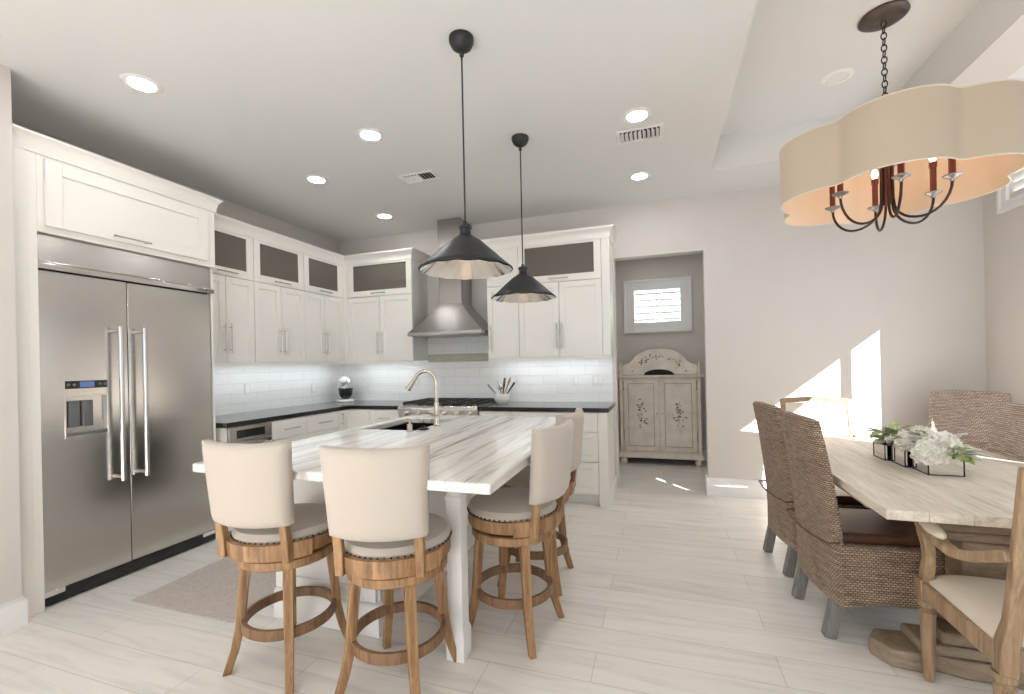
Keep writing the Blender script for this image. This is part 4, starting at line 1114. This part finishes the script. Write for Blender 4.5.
# chain
c = MB(); z = tz - .03; k = 0
while z > zt0 + .02:
    pts = []
    for s in range(13):
        a = 2 * PI * s / 12; u = .013 * math.cos(a); v = .021 * math.sin(a)
        pts.append((u, 0, z - .018 + v) if k % 2 == 0 else (0, u, z - .018 + v))
    c.tube(pts, .0032, 6, cap=False); z -= .034; k += 1
c.build('chain', 'bronze', t)
c = MB(); c.tube([(0, 0, zt0 + .03), (0, 0, 2.5)], .010, 10)
for a in range(0, 3):
    ang = a * PI / 3 * 2 + math.radians(13)
    p = outline()[int(ang / (2 * PI) * 240)]; c.tube([(0, 0, zt0 - .02), (p.x * .99, p.y * .99, zt0 - .02)], .003, 6)
c.build('stem', 'bronze', t)
c = MB(); c.lathe([(0, 2.18), (.014, 2.185), (.02, 2.20), (.02, 2.49), (.028, 2.50), (.028, 2.515), (0, 2.52)], (0, 0, 0), 16); c.build('hub', 'bronze_r', t)
for q in range(6):
    th0 = math.radians(20 + 60 * q)
    d = Vector((math.cos(th0), math.sin(th0), 0)); L = .27
    pts = [d * .026 + Vector((0, 0, 2.48)), d * .026 + Vector((0, 0, 2.34)), d * .028 + Vector((0, 0, 2.22))]
    for s_ in range(1, 15):
        th = s_ / 14 * PI
        pts.append(d * (.03 + (L - .03) * .5 * (1 - math.cos(th))) + Vector((0, 0, (2.20 if s_ < 7 else 2.235) - .115 * math.sin(th) - (.0 if s_ < 7 else .035 * math.sin(th)))))
    arm = MB().tube(pts, .0068, 8).build('arm', 'bronze', t)
    e = d * L
    MB().lathe([(0, 2.225), (.008, 2.227), (.012, 2.24), (.038, 2.254), (.040, 2.258), (.012, 2.25), (0, 2.25)], (e.x, e.y, 0), 20).build('drip_pan', 'steel_dk', arm)
    MB().lathe([(0, 2.25), (.0145, 2.25), (.0145, 2.40), (.018, 2.40), (.018, 2.43), (.0, 2.432)], (e.x, e.y, 0), 14).build('candle_sleeve', 'bronze_r', arm)
    b = MB().lathe([(0, 2.431), (.009, 2.433), (.017, 2.455), (.012, 2.48), (0, 2.50)], (e.x, e.y, 0), 12).build('bulb', 'bulb', t)

# ------------------------------------------------------------------ painted armoire in the alcove
t = thing('painted_cupboard', 'distressed cream painted two-door cupboard with floral motifs in the alcove', 'cupboard', (-.01, 6.0, 0), 0)
hw = .515; dpt = .42
c = MB(); c.box(-hw + .02, hw - .02, .01, dpt, .085, 1.125); c.box(-hw, hw, -.012, dpt, .085, .15); c.box(-hw + .01, hw - .01, -.004, dpt, .15, .165)
c.build('cabinet_body', 'arm', t, bevel=.004)
MB().box(-hw - .02, hw + .02, -.03, dpt, 1.125, 1.152).build('shelf_top', 'arm', t, bevel=.006, seg=3)
for s, m in ((-1, 'left'), (1, 'right')):
    x0, x1 = (-hw + .075, -.012) if s < 0 else (.012, hw - .075)
    d = MB(); fr = .052; z0_, z1_ = .185, 1.10
    d.box(x0, x0 + fr, -.012, .01, z0_, z1_); d.box(x1 - fr, x1, -.012, .01, z0_, z1_); d.box(x0 + fr, x1 - fr, -.012, .01, z1_ - fr, z1_); d.box(x0 + fr, x1 - fr, -.012, .01, z0_, z0_ + fr)
    d.box(x0 + fr, x1 - fr, -.002, .01, z0_ + fr, z1_ - fr)
    d = d.build('door', 'arm', t, bevel=.003)
    c = MB(); e = .006; a, b, u, v = x0 + fr, x1 - fr, z0_ + fr, z1_ - fr
    for bb_ in ((a, a + e, u, v), (b - e, b, u, v), (a, b, u, u + e), (a, b, v - e, v)): c.box(bb_[0], bb_[1], -.006, -.002, bb_[2], bb_[3])
    c.build('panel_molding', 'arm_dk', d)
    # painted spray of flowers on the panel
    c = MB(); cx = (x0 + x1) / 2; rnd = random.Random(3 + s)
    for k in range(34):
        zz = .66 + rnd.gauss(0, .075); xx = cx + rnd.gauss(0, .032) + (.01 * s)
        r = rnd.uniform(.006, .016)
        ring = [(xx + r * math.cos(q * PI / 3) * 1.1, -.0028, zz + r * math.sin(q * PI / 3) * .8) for q in range(6)]
        c.loft([ring, [(p[0], -.0018, p[2]) for p in ring]])
    c.tube([(cx - .01, -.0028, .5), (cx + .01, -.0028, .6), (cx - .005, -.0028, .72), (cx + .02, -.0028, .82)], .002, 5)
    c.build('flower_motif', 'motif', d, smooth=False)
    xk = x1 - .02 if s < 0 else x0 + .02
    MB().sphere((xk, -.016, .66), .008).build('knob', 'arm_dk', d)
    c = MB()
    xh = x0 - .006 if s < 0 else x1 + .006
    for zz in (.32, .96): c.box(xh - .006, xh + .006, -.014, -.0, zz, zz + .12)
    c.build('hinge', 'arm_dk', d)
    # pilaster strips
    xp = (-hw + .022, -hw + .062) if s < 0 else (hw - .062, hw - .022)
    MB().box(xp[0], xp[1], -.004, .01, .17, 1.12).build('pilaster', 'arm', t, bevel=.003)
    MB().box(xp[0] + (-.004 if s > 0 else .04), xp[1] + (.0 - .04 if s > 0 else .004), -.002, .0105, .17, 1.12).build('edge_line', 'arm_dk', t)
    for yy in (.04, dpt - .05):
        MB().lathe([(0, 0), (.03, 0), (.044, .02), (.046, .045), (.034, .07), (.03, .084), (0, .084)], (s * (hw - .06), yy, 0), 20).build('bun_foot', 'arm', t)
    # gallery spindles
    MB().lathe([(0, 1.152), (.018, 1.152), (.013, 1.18), (.018, 1.22), (.012, 1.26), (.016, 1.285), (.010, 1.31), (0, 1.315)], (s * (hw - .035), .03, 0), 14).build('spindle', 'arm', t)
# arched crest board
P = [(-hw + .05, 1.153)]
cr_ = [(-hw + .05, 1.27), (-.44, 1.285), (-.38, 1.30), (-.33, 1.345), (-.29, 1.40), (-.22, 1.45), (-.12, 1.485), (0, 1.495)]
P += cr_ + [(-x, z) for x, z in reversed(cr_[:-1])] + [(hw - .05, 1.153), (.19, 1.153)]
P += [(.19 * math.cos(k * PI / 12), 1.153 + .075 * math.sin(k * PI / 12)) for k in range(1, 12)] + [(-.19, 1.153)]
MB().prism(P, lambda u, v, d: (u, d, v), .045, .065).build('crest_board', 'arm', t, bevel=.003)
MB().prism([(x, z) for x, z in [(-.188, 1.154)] + [(-.186 * math.cos(k * PI / 12), 1.154 + .072 * math.sin(k * PI / 12)) for k in range(1, 12)] + [(.188, 1.154)]], lambda u, v, d: (u, d, v), .066, .09).build('arch_shade_board', 'dark', t)  # near-black board stands in for the shade inside the arch
c = MB(); rnd = random.Random(11)
for k in range(46):
    xx = rnd.uniform(-.26, .26); zz = 1.40 - .12 * (abs(xx) / .28) ** 1.5 + rnd.gauss(0, .018)
    r = rnd.uniform(.006, .014); ring = [(xx + r * math.cos(q * PI / 3), .0435, zz + r * .8 * math.sin(q * PI / 3)) for q in range(6)]
    c.loft([ring, [(p[0], .0448, p[2]) for p in ring]])
c.build('crest_motif', 'motif', t, smooth=False)
for s in (-1, 1):
    x0, x1 = sorted((s * .205, s * (hw - .065)))
    dw = MB().box(x0, x1, .03, .0445, 1.158, 1.255).build('small_drawer', 'arm', t, bevel=.004)
    MB().sphere(((x0 + x1) / 2, .024, 1.205), .01).build('knob', 'arm_dk', dw)
